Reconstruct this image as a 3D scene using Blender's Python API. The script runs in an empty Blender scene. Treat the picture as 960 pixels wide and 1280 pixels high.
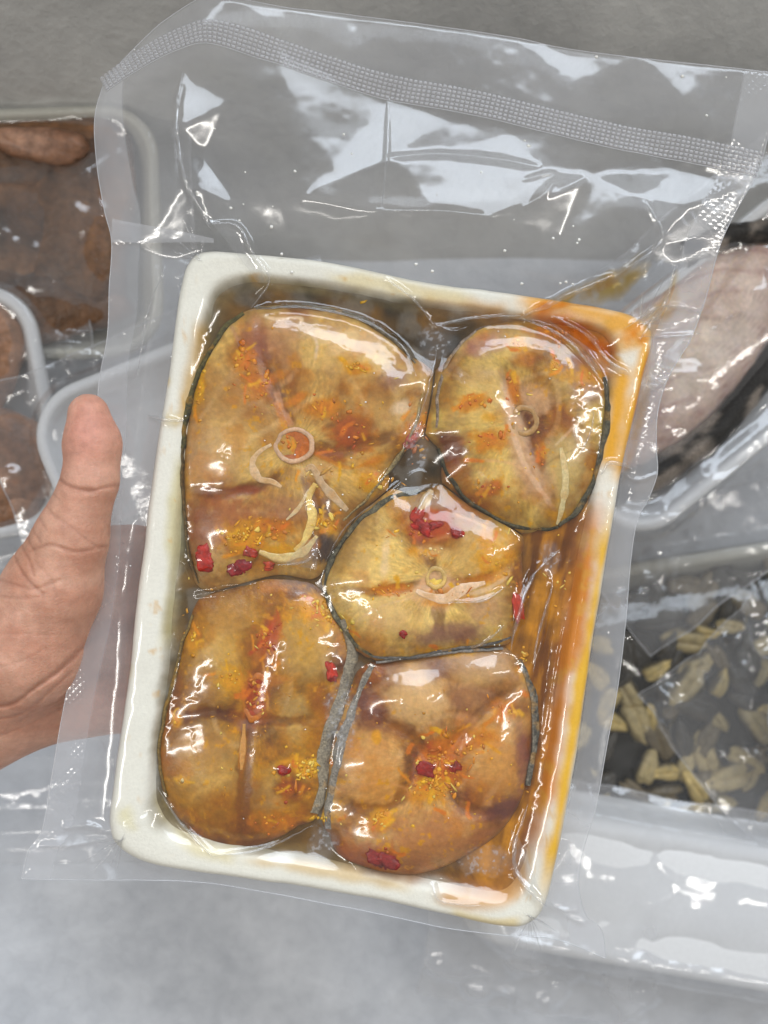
import bpy, math, random
import numpy as np
from mathutils import Vector, Matrix
from mathutils.geometry import delaunay_2d_cdt

random.seed(7)
rng = np.random.default_rng(7)
scene = bpy.context.scene
col = scene.collection

# ------------------------------------------------------------------ camera
S = 1.0 / 3700.0            # metres per unit "p" (one unit is about a quarter millimetre)
DP = 1332.0                 # camera height above the pouch plane, in p
cam_d = bpy.data.cameras.new("camera")
cam = bpy.data.objects.new("camera", cam_d)
col.objects.link(cam)
cam.location = (0, 0, DP * S)
cam_d.sensor_fit = 'VERTICAL'
cam_d.sensor_height = 24.0
cam_d.sensor_width = 18.0
cam_d.lens = 24.0 * DP / 1280.0
cam_d.clip_start = 0.01
cam_d.clip_end = 20
cam_d.dof.use_dof = True
cam_d.dof.focus_distance = DP * S
cam_d.dof.aperture_fstop = 5.2
scene.camera = cam

# ------------------------------------------------------------------ light
world = bpy.data.worlds.new("World")
scene.world = world
world.use_nodes = True
world.node_tree.nodes["Background"].inputs[0].default_value = (1.0, 0.98, 0.95, 1)
world.node_tree.nodes["Background"].inputs[1].default_value = 0.32


def area_lamp(name, pos, target, sx, sy, power, color):
    d = bpy.data.lights.new(name, 'AREA')
    d.shape = 'RECTANGLE'
    d.size, d.size_y = sx, sy
    d.energy = power
    d.color = color
    o = bpy.data.objects.new(name, d)
    col.objects.link(o)
    o.location = pos
    o.rotation_euler = (Vector(target) - Vector(pos)).to_track_quat('-Z', 'Y').to_euler()
    return o


area_lamp("window_light", (0.30, 1.45, 1.35), (0, 0, 0), 1.7, 1.0, 37, (0.80, 0.89, 1.0))
area_lamp("ceiling_tube", (-1.25, -0.35, 1.55), (0, 0, 0), 0.07, 1.3, 10, (1.0, 0.96, 0.90))
area_lamp("ceiling_tube", (1.35, 0.25, 1.5), (0, 0, 0), 0.07, 1.3, 10, (1.0, 0.96, 0.90))

scene.view_settings.view_transform = 'Standard'
scene.view_settings.look = 'None'
scene.view_settings.exposure = 0.0
scene.view_settings.gamma = 1.0
scene.render.engine = 'CYCLES'
scene.cycles.transparent_max_bounces = 24
scene.cycles.max_bounces = 5
scene.cycles.diffuse_bounces = 2
scene.cycles.glossy_bounces = 3
scene.cycles.sample_clamp_indirect = 6.0
scene.render.resolution_x = 768
scene.render.resolution_y = 1024


# ------------------------------------------------------------------ helpers
def lin(c):
    out = []
    for v in c:
        v = v / 255.0
        out.append(v / 12.92 if v <= 0.04045 else ((v + 0.055) / 1.055) ** 2.4)
    return np.array(out)


def wp(u, v, z=0.0):
    """point seen at photo position u,v that lies at height z (all in p)"""
    k = (DP - z) / DP
    return Vector(((u - 480) * k * S, (640 - v) * k * S, z * S))


def tag(o, label=None, cat=None, group=None, kind=None):
    if label: o["label"] = label
    if cat: o["category"] = cat
    if group: o["group"] = group
    if kind: o["kind"] = kind
    return o


def empty(name, loc, label, cat, group=None):
    o = bpy.data.objects.new(name, None)
    o.empty_display_size = 0.01
    o.location = loc
    col.objects.link(o)
    return tag(o, label, cat, group)


def mesh_obj(name, verts, faces, mat, parent=None, smooth=True, colors=None, attrs=None):
    me = bpy.data.meshes.new(name)
    verts = np.asarray(verts, dtype=np.float32)
    if isinstance(faces, np.ndarray):
        nf, k = faces.shape
        me.vertices.add(len(verts))
        me.vertices.foreach_set("co", verts.ravel())
        me.loops.add(nf * k)
        me.loops.foreach_set("vertex_index", faces.astype(np.int32).ravel())
        me.polygons.add(nf)
        me.polygons.foreach_set("loop_start", np.arange(0, nf * k, k, dtype=np.int32))
        me.update(calc_edges=True)
    else:
        me.from_pydata([tuple(v) for v in verts], [], faces)
        me.update()
    if smooth:
        me.polygons.foreach_set("use_smooth", np.ones(len(me.polygons), dtype=bool))
    if colors is not None:
        a = me.attributes.new("tint", 'FLOAT_COLOR', 'POINT')
        c4 = np.ones((len(verts), 4), dtype=np.float32)
        c4[:, :3] = colors
        a.data.foreach_set("color", c4.ravel())
    if attrs:
        for k2, arr in attrs.items():
            a = me.attributes.new(k2, 'FLOAT', 'POINT')
            a.data.foreach_set("value", np.asarray(arr, dtype=np.float32).ravel())
    me.materials.append(mat)
    o = bpy.data.objects.new(name, me)
    col.objects.link(o)
    if parent is not None:
        o.parent = parent
        o.matrix_parent_inverse = Matrix.Translation(-Vector(parent.location)) if parent.rotation_euler.to_quaternion().angle < 1e-6 else parent.matrix_basis.inverted()
    return o


def grid_faces(n, m, wrap=False):
    """n rows of m columns"""
    i = np.arange(n - 1)[:, None]
    j = np.arange(m if wrap else m - 1)[None, :]
    j2 = (j + 1) % m
    return np.stack([i * m + j + 0 * j2, i * m + j2, (i + 1) * m + j2, (i + 1) * m + j], -1).reshape(-1, 4)


_tabs = {}


def vn(x, y, scale, seed):
    """smooth value noise in -1..1"""
    if seed not in _tabs:
        _tabs[seed] = np.random.default_rng(seed + 100).uniform(-1, 1, (128, 128))
    t = _tabs[seed]
    x = np.asarray(x) / scale + 37.3 + seed * 3.1
    y = np.asarray(y) / scale + 21.7 + seed * 1.7
    xi = np.floor(x).astype(int); yi = np.floor(y).astype(int)
    fx = x - xi; fy = y - yi
    fx = fx * fx * fx * (fx * (fx * 6 - 15) + 10); fy = fy * fy * fy * (fy * (fy * 6 - 15) + 10)
    a = t[yi % 128, xi % 128]; b = t[yi % 128, (xi + 1) % 128]
    c = t[(yi + 1) % 128, xi % 128]; d = t[(yi + 1) % 128, (xi + 1) % 128]
    return (a * (1 - fx) + b * fx) * (1 - fy) + (c * (1 - fx) + d * fx) * fy


def fbm(x, y, scale, seed, octaves=4, gain=0.5):
    r = 0; amp = 1; tot = 0
    for k in range(octaves):
        r = r + amp * vn(x, y, scale / 2 ** k, seed + k)
        tot += amp; amp *= gain
    return r / tot


def sstep(a, b, x):
    t = np.clip((x - a) / (b - a), 0, 1)
    return t * t * (3 - 2 * t)


def spline(pts, n, closed=False):
    p = np.array(pts, dtype=float)
    if closed:
        q = np.vstack([p[-1], p, p[0], p[1]])
    else:
        q = np.vstack([2 * p[0] - p[1], p, 2 * p[-1] - p[-2]])
    out = []
    for i in range(1, len(q) - 2):
        t = np.linspace(0, 1, 16, endpoint=False)[:, None]
        p0, p1, p2, p3 = q[i - 1], q[i], q[i + 1], q[i + 2]
        out.append(0.5 * ((2 * p1) + (-p0 + p2) * t + (2 * p0 - 5 * p1 + 4 * p2 - p3) * t ** 2 + (-p0 + 3 * p1 - 3 * p2 + p3) * t ** 3))
    out.append((p[0] if closed else p[-1])[None, :])
    c = np.vstack(out)
    d = np.concatenate([[0], np.cumsum(np.linalg.norm(np.diff(c, axis=0), axis=1))])
    t = np.linspace(0, d[-1], n, endpoint=not closed)
    return np.stack([np.interp(t, d, c[:, k]) for k in range(c.shape[1])], 1)


class Star:
    """closed outline around a centre: radius as a function of the angle"""
    def __init__(self, pts, centre=None, wob=0.0):
        c = spline(pts, 900, True)
        self.c = np.array(centre if centre is not None else c.mean(0), dtype=float)
        d = c - self.c
        th = np.arctan2(d[:, 1], d[:, 0]); r = np.hypot(d[:, 0], d[:, 1])
        o = np.argsort(th); th = th[o]; r = r[o]
        self.th = np.concatenate([th - 2 * np.pi, th, th + 2 * np.pi]); self.r = np.concatenate([r, r, r])
        self.pts = c
        if wob: self.r = self.r * (1 + wob * fbm(np.cos(self.th) * 90, np.sin(self.th) * 90, 20, 770, 4))

    def R(self, th):
        return np.interp(th, self.th, self.r)

    def rho(self, u, v):
        du = u - self.c[0]; dv = v - self.c[1]
        return np.hypot(du, dv) / self.R(np.arctan2(dv, du))


# raster in which the pouch's surfaces are worked out (pouch coordinates, one cell per p)
U0, V0, NU, NV = -40, -50, 1080, 1330
UU, VV = np.meshgrid(np.arange(NU) + U0, np.arange(NV) + V0)
UU = UU.astype(np.float64); VV = VV.astype(np.float64)


def samp(R, u, v):
    x = np.clip(np.asarray(u) - U0, 0, NU - 1.001); y = np.clip(np.asarray(v) - V0, 0, NV - 1.001)
    xi = x.astype(int); yi = y.astype(int); fx = x - xi; fy = y - yi
    if R.ndim == 3:
        fx = fx[..., None]; fy = fy[..., None]
    return (R[yi, xi] * (1 - fx) + R[yi, xi + 1] * fx) * (1 - fy) + (R[yi + 1, xi] * (1 - fx) + R[yi + 1, xi + 1] * fx) * fy


def box1(R, r, ax):
    c = np.cumsum(np.concatenate([np.repeat(R.take([0], ax), r + 1, ax), R, np.repeat(R.take([-1], ax), r, ax)], ax), ax)
    n = R.shape[ax]
    return (c.take(range(2 * r + 1, 2 * r + 1 + n), ax) - c.take(range(0, n), ax)) / (2 * r + 1)


def blur(R, r, it=2):
    for _ in range(it):
        R = box1(box1(R, r, 0), r, 1)
    return R


def win(u0, v0, u1, v1):
    return (slice(int(max(0, v0 - V0)), int(min(NV, v1 - V0))), slice(int(max(0, u0 - U0)), int(min(NU, u1 - U0))))


def polydist(pts, w):
    """distance field (and position 0..1 along) to a polyline, in its window"""
    p = spline(pts, max(8, 6 * len(pts)))
    m = w * 4 + 4
    sl = win(p[:, 0].min() - m, p[:, 1].min() - m, p[:, 0].max() + m, p[:, 1].max() + m)
    u = UU[sl]; v = VV[sl]
    best = np.full(u.shape, 1e9); pos = np.zeros(u.shape); side = np.zeros(u.shape)
    n = len(p) - 1
    for i in range(n):
        a, b = p[i], p[i + 1]; ab = b - a
        t = np.clip(((u - a[0]) * ab[0] + (v - a[1]) * ab[1]) / (ab @ ab + 1e-9), 0, 1)
        d = np.hypot(u - a[0] - t * ab[0], v - a[1] - t * ab[1])
        k = d < best
        best[k] = d[k]; pos[k] = ((i + t) / n)[k]
    return sl, best, pos


# ------------------------------------------------------------------ materials
def new_mat(name):
    m = bpy.data.materials.new(name)
    m.use_nodes = True
    nt = m.node_tree
    for n in list(nt.nodes): nt.nodes.remove(n)
    out = nt.nodes.new("ShaderNodeOutputMaterial")
    return m, nt, out


def N(nt, typ, **kw):
    n = nt.nodes.new(typ)
    for k, v in kw.items():
        if k.startswith("i_"):
            key = k[2:]
            key = int(key) if key.isdigit() else key.replace("_", " ")
            n.inputs[key].default_value = v
        else:
            setattr(n, k, v)
    return n


def L(nt, a, ao, b, bi):
    nt.links.new(a.outputs[ao], b.inputs[bi])


def principled(name, color=None, rough=0.5, sss=0.0, radius=(1, 0.5, 0.3), sss_scale=0.003, attr=False, noise=None, bump=None, spec=0.5, coat=0.0, amount=0.25):
    """color or 'tint' attribute, multiplied by fine noise; bump = (scale, strength, distance)"""
    m, nt, out = new_mat(name)
    b = N(nt, "ShaderNodeBsdfPrincipled")
    b.inputs["Roughness"].default_value = rough
    b.inputs["Specular IOR Level"].default_value = spec
    b.inputs["Coat Weight"].default_value = coat
    b.inputs["Coat Roughness"].default_value = 0.12
    if sss:
        b.inputs["Subsurface Weight"].default_value = sss
        b.inputs["Subsurface Radius"].default_value = radius
        b.inputs["Subsurface Scale"].default_value = sss_scale
    tc = N(nt, "ShaderNodeTexCoord")
    if attr:
        src = N(nt, "ShaderNodeAttribute", attribute_name="tint"); so = "Color"
    else:
        src = N(nt, "ShaderNodeRGB"); src.outputs[0].default_value = (*color, 1); so = 0
    if noise:
        nz = N(nt, "ShaderNodeTexNoise", i_Scale=noise, i_Detail=6.0, i_Roughness=0.65)
        L(nt, tc, "Object", nz, "Vector")
        mr = N(nt, "ShaderNodeMapRange", i_1=0.3, i_2=0.7, i_3=1 - amount, i_4=1 + amount)
        L(nt, nz, "Fac", mr, 0)
        mx = N(nt, "ShaderNodeVectorMath", operation='SCALE')
        L(nt, src, so, mx, 0); L(nt, mr, 0, mx, "Scale")
        L(nt, mx, 0, b, "Base Color")
    else:
        L(nt, src, so, b, "Base Color")
    if bump:
        nb = N(nt, "ShaderNodeTexNoise", i_Scale=bump[0], i_Detail=5.0, i_Roughness=0.6)
        L(nt, tc, "Object", nb, "Vector")
        bp = N(nt, "ShaderNodeBump", i_Strength=bump[1], i_Distance=bump[2])
        L(nt, nb, "Fac", bp, "Height"); L(nt, bp, 0, b, "Normal")
    L(nt, b, 0, out, 0)
    return m


def film_mat(name, rough=0.07, gain=1.3, haze_const=None, haze_col=(0.80, 0.81, 0.84), emboss=True, bump=0.12):
    m, nt, out = new_mat(name)
    tc = N(nt, "ShaderNodeTexCoord")
    geo = N(nt, "ShaderNodeNewGeometry")
    # fine crinkle plus the pressed diamond pattern of the side seams
    nz = N(nt, "ShaderNodeTexNoise", i_Scale=260.0, i_Detail=3.0)
    L(nt, tc, "Object", nz, "Vector")
    b1 = N(nt, "ShaderNodeBump", i_Strength=bump, i_Distance=0.0006)
    L(nt, nz, "Fac", b1, "Height")
    last = b1
    if emboss:
        w1 = N(nt, "ShaderNodeTexWave", wave_type='BANDS', bands_direction='DIAGONAL', i_Scale=250.0)
        L(nt, tc, "Object", w1, "Vector")
        mp = N(nt, "ShaderNodeMapping"); mp.inputs["Rotation"].default_value = (0, 0, math.radians(90))
        L(nt, tc, "Object", mp, "Vector")
        w2 = N(nt, "ShaderNodeTexWave", wave_type='BANDS', bands_direction='DIAGONAL', i_Scale=250.0)
        L(nt, mp, 0, w2, "Vector")
        ml = N(nt, "ShaderNodeMath", operation='MULTIPLY'); L(nt, w1, "Fac", ml, 0); L(nt, w2, "Fac", ml, 1)
        em = N(nt, "ShaderNodeAttribute", attribute_name="emboss")
        m2 = N(nt, "ShaderNodeMath", operation='MULTIPLY'); L(nt, ml, 0, m2, 0); L(nt, em, "Fac", m2, 1)
        b2 = N(nt, "ShaderNodeBump", i_Strength=0.07, i_Distance=0.0006)
        L(nt, m2, 0, b2, "Height"); L(nt, b1, 0, b2, "Normal")
        last = b2
    # thin sheet: the same Fresnel reflection from both sides
    ior = N(nt, "ShaderNodeMapRange", i_1=0.0, i_2=1.0, i_3=1.5, i_4=1 / 1.5)
    L(nt, geo, "Backfacing", ior, 0)
    fr = N(nt, "ShaderNodeFresnel"); L(nt, ior, 0, fr, "IOR"); L(nt, last, 0, fr, "Normal")
    fg = N(nt, "ShaderNodeMath", operation='MULTIPLY', use_clamp=True, i_1=gain); L(nt, fr, 0, fg, 0)
    gl = N(nt, "ShaderNodeBsdfGlossy", i_Roughness=rough); gl.inputs["Color"].default_value = (1, 1, 1, 1)
    L(nt, last, 0, gl, "Normal")
    tr = N(nt, "ShaderNodeBsdfTransparent"); tr.inputs[0].default_value = (0.975, 0.975, 0.975, 1)
    df = N(nt, "ShaderNodeBsdfDiffuse"); df.inputs[0].default_value = (*haze_col, 1)
    tl = N(nt, "ShaderNodeBsdfTranslucent"); tl.inputs[0].default_value = (*haze_col, 1)
    hz = N(nt, "ShaderNodeMixShader", i_0=0.35); L(nt, df, 0, hz, 1); L(nt, tl, 0, hz, 2)
    mh = N(nt, "ShaderNodeMixShader")
    if haze_const is None:
        ha = N(nt, "ShaderNodeAttribute", attribute_name="haze"); L(nt, ha, "Fac", mh, 0)
    else:
        mh.inputs[0].default_value = haze_const
    L(nt, tr, 0, mh, 1); L(nt, hz, 0, mh, 2)
    mx = N(nt, "ShaderNodeMixShader"); L(nt, fg, 0, mx, 0); L(nt, mh, 0, mx, 1); L(nt, gl, 0, mx, 2)
    L(nt, mx, 0, out, 0)
    return m


M = {}
M['film'] = film_mat("pouch_film", rough=0.11, gain=1.2, bump=0.03)
M['film_back'] = film_mat("pouch_film_back", rough=0.14, gain=0.7, emboss=False)
M['seal'] = film_mat("heat_seal_film", rough=0.22, gain=1.6, haze_col=(0.62, 0.62, 0.65), emboss=False, bump=0.0)
M['edge'] = film_mat("film_cut_edge", rough=0.2, gain=1.5, haze_const=0.55, emboss=False, bump=0.0)  # pale haze stands in for the highlight along film edges
M['pleat'] = film_mat("pleated_film", rough=0.1, gain=1.6, haze_const=0.08, emboss=False)
M['fold'] = film_mat("folded_film", rough=0.12, gain=1.5, haze_const=0.35, emboss=False)
M['film_far'] = film_mat("far_pouch_film", rough=0.10, gain=1.5, emboss=False, bump=0.25)
M['foam'] = principled("foam_tray", attr=True, rough=0.5, noise=900, amount=0.05, bump=(1100, 0.3, 0.0005))
M['foam_white'] = principled("white_foam", color=(0.74, 0.75, 0.76), rough=0.45, noise=500, amount=0.04, bump=(1500, 0.15, 0.0004))
M['foam_cream'] = principled("cream_foam", color=(0.55, 0.54, 0.47), rough=0.45, noise=500, amount=0.05, bump=(1500, 0.15, 0.0004))
M['flesh'] = principled("fish_flesh", attr=True, rough=0.34, sss=0.55, radius=(1.0, 0.62, 0.26), sss_scale=0.0035, noise=520, amount=0.16, bump=(900, 0.25, 0.0006))
M['skin_fish'] = principled("fish_skin", attr=True, rough=0.6, noise=1400, amount=0.55, bump=(1600, 0.4, 0.0006), spec=0.2)
M['bone'] = principled("fish_bone", attr=True, rough=0.4, sss=0.3, radius=(1, 0.7, 0.4), sss_scale=0.002, noise=900, amount=0.2, bump=(1200, 0.3, 0.0005))
M['spice'] = principled("spice_paste", attr=True, rough=0.35, noise=1500, amount=0.2)
M['chili'] = principled("red_chili", attr=True, rough=0.42, noise=900, amount=0.3, bump=(800, 0.3, 0.0006))
M['hand'] = principled("hand_skin", attr=True, rough=0.5, sss=0.3, radius=(1.0, 0.35, 0.2), sss_scale=0.004, noise=300, amount=0.13, bump=(1300, 0.5, 0.0006), spec=0.4)
M['nail'] = principled("finger_nail", color=(0.58, 0.40, 0.33), rough=0.3, sss=0.3, sss_scale=0.001)
M['meat'] = principled("marinated_meat", attr=True, rough=0.35, sss=0.2, radius=(1, 0.4, 0.2), sss_scale=0.003, noise=180, amount=0.45, bump=(220, 0.5, 0.002))
M['mussel'] = principled("mussel_flesh", attr=True, rough=0.35, noise=260, amount=0.35, bump=(300, 0.5, 0.0015))
M['crumb'] = principled("white_crumb", color=(0.85, 0.84, 0.80), rough=0.6)


def frost_mat(name, c1, c2, rough):
    m, nt, out = new_mat(name)
    b = N(nt, "ShaderNodeBsdfPrincipled"); b.inputs["Roughness"].default_value = rough
    tc = N(nt, "ShaderNodeTexCoord")
    n1 = N(nt, "ShaderNodeTexNoise", i_Scale=14.0, i_Detail=8.0, i_Roughness=0.6); L(nt, tc, "Object", n1, "Vector")
    n2 = N(nt, "ShaderNodeTexNoise", i_Scale=120.0, i_Detail=6.0, i_Roughness=0.65); L(nt, tc, "Object", n2, "Vector")
    mx = N(nt, "ShaderNodeMath", operation='MULTIPLY_ADD', i_1=0.35); L(nt, n2, "Fac", mx, 0); L(nt, n1, "Fac", mx, 2)
    cr = N(nt, "ShaderNodeValToRGB")
    cr.color_ramp.elements[0].position = 0.48; cr.color_ramp.elements[0].color = (*c1, 1)
    cr.color_ramp.elements[1].position = 0.88; cr.color_ramp.elements[1].color = (*c2, 1)
    L(nt, mx, 0, cr, 0); L(nt, cr, 0, b, "Base Color")
    bp = N(nt, "ShaderNodeBump", i_Strength=0.6, i_Distance=0.006); L(nt, mx, 0, bp, "Height"); L(nt, bp, 0, b, "Normal")
    L(nt, b, 0, out, 0)
    return m


M['floor'] = frost_mat("frosted_floor", (0.47, 0.50, 0.55), (0.74, 0.775, 0.83), 0.45)
M['wall'] = frost_mat("bin_wall", (0.40, 0.40, 0.39), (0.58, 0.58, 0.56), 0.5)

# ------------------------------------------------------------------ setting
FZ = -640.0      # bin floor height in p


def plane_grid(name, f, n, m, mat, kind):
    a, b = np.meshgrid(np.linspace(0, 1, m), np.linspace(0, 1, n))
    o = mesh_obj(name, f(a, b), grid_faces(n, m), mat)
    return tag(o, kind=kind)


def f_floor(a, b):
    x = (a - 0.5) * 1.6; y = (b - 0.62) * 1.6
    y = np.minimum(y, 0.1265)
    z = FZ * S + 0.004 * fbm(x, y, 0.09, 31, 4)
    return np.stack([x, y, z], -1).reshape(-1, 3)


plane_grid("bin_floor", f_floor, 160, 160, M['floor'], "structure")


def f_wall(a, b):
    x = (a - 0.5) * 1.6
    t = b * 0.40
    y = 0.124 + 0.02 * sstep(0.0, 0.03, t) + t * 0.55 + 0.003 * fbm(x, t, 0.07, 41, 3)
    z = FZ * S - 0.003 + t
    return np.stack([x, y, z], -1).reshape(-1, 3)


plane_grid("bin_wall", f_wall, 60, 160, M['wall'], "structure")

# ------------------------------------------------------------------ main tray
outer = Star([(236, 326), (262, 313), (330, 318), (430, 330), (540, 352), (640, 366), (740, 381), (796, 396), (816, 420), (806, 470),
              (790, 540), (776, 600), (762, 680), (746, 780), (725, 920), (702, 1050), (684, 1130), (662, 1158), (625, 1160), (560, 1146),
              (470, 1126), (330, 1104), (205, 1086), (152, 1066), (137, 1035), (142, 975), (162, 830), (178, 690), (194, 565), (210, 460), (224, 365)], (478, 735), 0.006)
inner = Star([(268, 362), (300, 346), (340, 348), (430, 358), (540, 378), (640, 392), (730, 405), (764, 420), (770, 455), (757, 540),
              (744, 610), (730, 690), (714, 785), (694, 920), (672, 1040), (656, 1098), (632, 1124), (590, 1120), (500, 1100),
              (420, 1085), (300, 1066), (225, 1050), (192, 1026), (186, 985), (202, 840), (216, 700), (228, 575), (244, 460), (256, 395)], (478, 735), 0.009)
RIMW = 40.0


def rim_profile(f):
    """f 0 at the outer edge, 1 at the inner edge of the rim; returns height in p"""
    z = np.where(f < 0, 80 * f * 1.2, 0)
    crown = -7 * np.abs(2 * f - 1) ** 5 - 1.5 * f
    z = np.where((f >= 0) & (f <= 1), crown, z)
    dn = np.clip((f - 1) * RIMW, 0, None)
    drop = -8.5 - 61 * (1 - np.exp(-dn / 32.0)) - 0.1 * np.minimum(dn, 30)
    return np.where(f > 1, drop, np.where(f < 0, -7 + z, z))


def tray_f(u, v):
    du = u - 478; dv = v - 735
    th = np.arctan2(dv, du); r = np.hypot(du, dv)
    Ro = outer.R(th); Ri = inner.R(th)
    # width of the rim measured square to it, so that corners keep the same slope
    return (Ro - r) / (Ro - Ri)


F = tray_f(UU, VV)
tray_h = rim_profile(F)
tray_h = np.where(F < 0, -400, tray_h)
WOB = 3.0 * fbm(UU, VV, 110, 3, 4)
tray_h = tray_h + WOB

# ------------------------------------------------------------------ steaks: outlines
ST = [
    dict(key='horseshoe', c=(365, 560), pts=[(304, 386), (345, 380), (400, 384), (450, 397), (495, 425), (520, 455), (529, 490), (516, 535), (492, 580), (464, 618), (440, 640),
         (432, 668), (414, 700), (390, 716), (345, 712), (300, 726), (258, 737), (240, 722), (232, 680), (226, 620), (223, 560), (229, 510), (242, 468), (265, 428), (285, 402)]),
    dict(key='oval', c=(655, 530), pts=[(645, 398), (600, 410), (567, 440), (551, 482), (545, 530), (551, 572), (567, 602), (600, 635), (640, 655), (680, 661), (706, 654), (735, 620), (752, 580), (760, 530),
         (762, 490), (752, 460), (725, 430), (692, 408), (665, 399)]),
    dict(key='centre', c=(535, 722), pts=[(520, 616), (490, 624), (457, 646), (432, 672), (413, 706), (407, 736), (420, 770), (440, 800), (470, 820), (510, 822), (560, 812), (608, 806), (638, 798), (652, 760), (655, 720),
         (650, 682), (632, 657), (602, 641), (572, 626), (545, 614)]),
    dict(key='lowerleft', c=(315, 895), pts=[(250, 752), (290, 740), (345, 730), (380, 738), (410, 748), (428, 775), (436, 815), (424, 860), (407, 910), (397, 950), (400, 985), (385, 1025), (345, 1053), (300, 1068),
         (262, 1064), (225, 1033), (201, 995), (194, 950), (201, 895), (215, 840), (229, 787)]),
    dict(key='lowerright', c=(545, 955), pts=[(474, 838), (510, 829), (560, 821), (620, 816), (652, 832), (666, 870), (667, 930), (660, 980), (645, 1018), (620, 1050), (580, 1076), (540, 1094), (500, 1098), (450, 1086),
         (418, 1070), (411, 1030), (415, 990), (428, 940), (442, 890), (457, 855)]),
]
for s in ST:
    s['star'] = Star(s['pts'], s['c'])
tq = np.linspace(-np.pi, np.pi, 720, endpoint=False)
grown = []
for i, s in enumerate(ST):
    st = s['star']
    R0 = st.R(tq) * (1 + 0.012 * fbm(np.cos(tq) * 60, np.sin(tq) * 60, 22, 600 + i, 4))
    newR = R0.copy()
    for gstep in np.linspace(0.90, 1.16, 40):
        uu = st.c[0] + gstep * st.R(tq) * np.cos(tq); vv = st.c[1] + gstep * st.R(tq) * np.sin(tq)
        oth = np.min([t['star'].rho(uu, vv) for t in ST if t is not s], axis=0)
        ok = (oth > gstep + 0.012) & (tray_f(uu, vv) > 1.25)
        near = np.min([t['star'].rho(st.c[0] + 1.2 * st.R(tq) * np.cos(tq), st.c[1] + 1.2 * st.R(tq) * np.sin(tq)) for t in ST if t is not s], axis=0) < 1.12
        newR = np.where(ok & near, np.maximum(newR, gstep * st.R(tq)), newR)
    newR = np.convolve(np.concatenate([newR[-9:], newR, newR[:9]]), np.ones(19) / 19, 'valid')
    grown.append(newR)
for s, nr in zip(ST, grown):
    s['star'].th = np.concatenate([tq - 2 * np.pi, tq, tq + 2 * np.pi]); s['star'].r = np.tile(nr, 3)

# muscle blocks that bulge and seams that sink: (u, v, ru, rv, turn, height)
BUMPS = [
    (300, 540, 70, 75, 10, 5), (430, 440, 80, 40, 20, 6), (280, 660, 48, 44, 0, 5), (470, 520, 50, 50, 0, 3), (500, 475, 24, 22, 0, 3), (345, 405, 40, 25, 0, 3),
    (600, 500, 40, 60, 10, 5), (700, 590, 42, 60, 20, 5), (715, 470, 38, 45, 0, 4), (630, 600, 40, 40, 0, 4), (640, 430, 45, 26, 0, 3),
    (470, 720, 46, 55, 0, 5), (600, 690, 44, 44, 0, 4), (520, 785, 60, 30, 0, 6), (600, 760, 36, 36, 0, 4), (480, 770, 34, 30, 0, 3),
    (270, 830, 44, 60, 15, 5), (380, 810, 40, 60, -10, 5), (260, 960, 60, 70, 0, 5), (345, 1000, 40, 50, 0, 4), (370, 900, 36, 46, 0, 3),
    (518, 874, 46, 38, 25, 9), (462, 957, 42, 52, 0, 9), (605, 838, 42, 26, 0, 6), (620, 945, 40, 62, 0, 8), (540, 1048, 90, 40, -12, 9), (470, 1060, 40, 30, 0, 4),
]
GROOVES = [
    ([(324, 400), (330, 450), (350, 500), (367, 540)], 5, -4), ([(385, 560), (440, 560), (500, 540)], 6, -3), ([(228, 612), (270, 618), (330, 606), (360, 590)], 5, -4),
    ([(385, 580), (400, 640), (395, 700)], 10, -7), ([(626, 450), (640, 500), (655, 526), (680, 600), (695, 650)], 5, -3),
    ([(520, 640), (535, 690), (546, 722), (550, 800)], 5, -2), ([(420, 735), (480, 738), (540, 728), (600, 724), (650, 700)], 4, -3),
    ([(345, 745), (335, 800), (319, 870), (308, 930), (300, 1060)], 6, -4), ([(210, 905), (260, 890), (310, 900), (400, 900)], 5, -2.5),
    ([(470, 900), (510, 915), (545, 950), (600, 890), (650, 860)], 6, -5), ([(510, 920), (510, 980), (480, 1010), (420, 1005)], 6, -5), ([(560, 980), (580, 1010), (640, 1020)], 6, -4),
]
bump_h = np.zeros_like(UU)
for (cu, cv, ru, rv, a, h) in BUMPS:
    sl = win(cu - 3 * ru, cv - 3 * max(ru, rv), cu + 3 * max(ru, rv), cv + 3 * max(ru, rv))
    x = UU[sl] - cu; y = VV[sl] - cv; t = math.radians(a)
    q = ((x * math.cos(t) + y * math.sin(t)) / ru) ** 2 + ((-x * math.sin(t) + y * math.cos(t)) / rv) ** 2
    bump_h[sl] += 1.4 * h * np.exp(-q * 1.1)
for pts, w, h in GROOVES:
    sl, d, pos = polydist(pts, w)
    bump_h[sl] += h * np.exp(-(d / w) ** 2) * np.sin(np.pi * np.clip(pos, 0.02, 0.98)) ** 0.4
bump_h = blur(bump_h, 4, 2) + 1.5 * fbm(UU, VV, 46, 11, 4)
bump_h = blur(bump_h, 1, 1)

steak_h = np.full_like(UU, -300.0)
for i, s in enumerate(ST):
    st = s['star']
    u0, v0 = st.pts.min(0) - 6; u1, v1 = st.pts.max(0) + 6
    sl = win(u0, v0, u1, v1)
    rho = st.rho(UU[sl], VV[sl])
    base = [1.5, 3.5, 4.0, -1.5, -0.5][i]
    top = base + bump_h[sl] - 13 * np.clip(rho, 0, 1) ** 7 - 5 * np.clip(rho, 0, 1) ** 2
    s['base'] = base
    steak_h[sl] = np.maximum(steak_h[sl], np.where(rho <= 1.0, top, -300))

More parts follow.
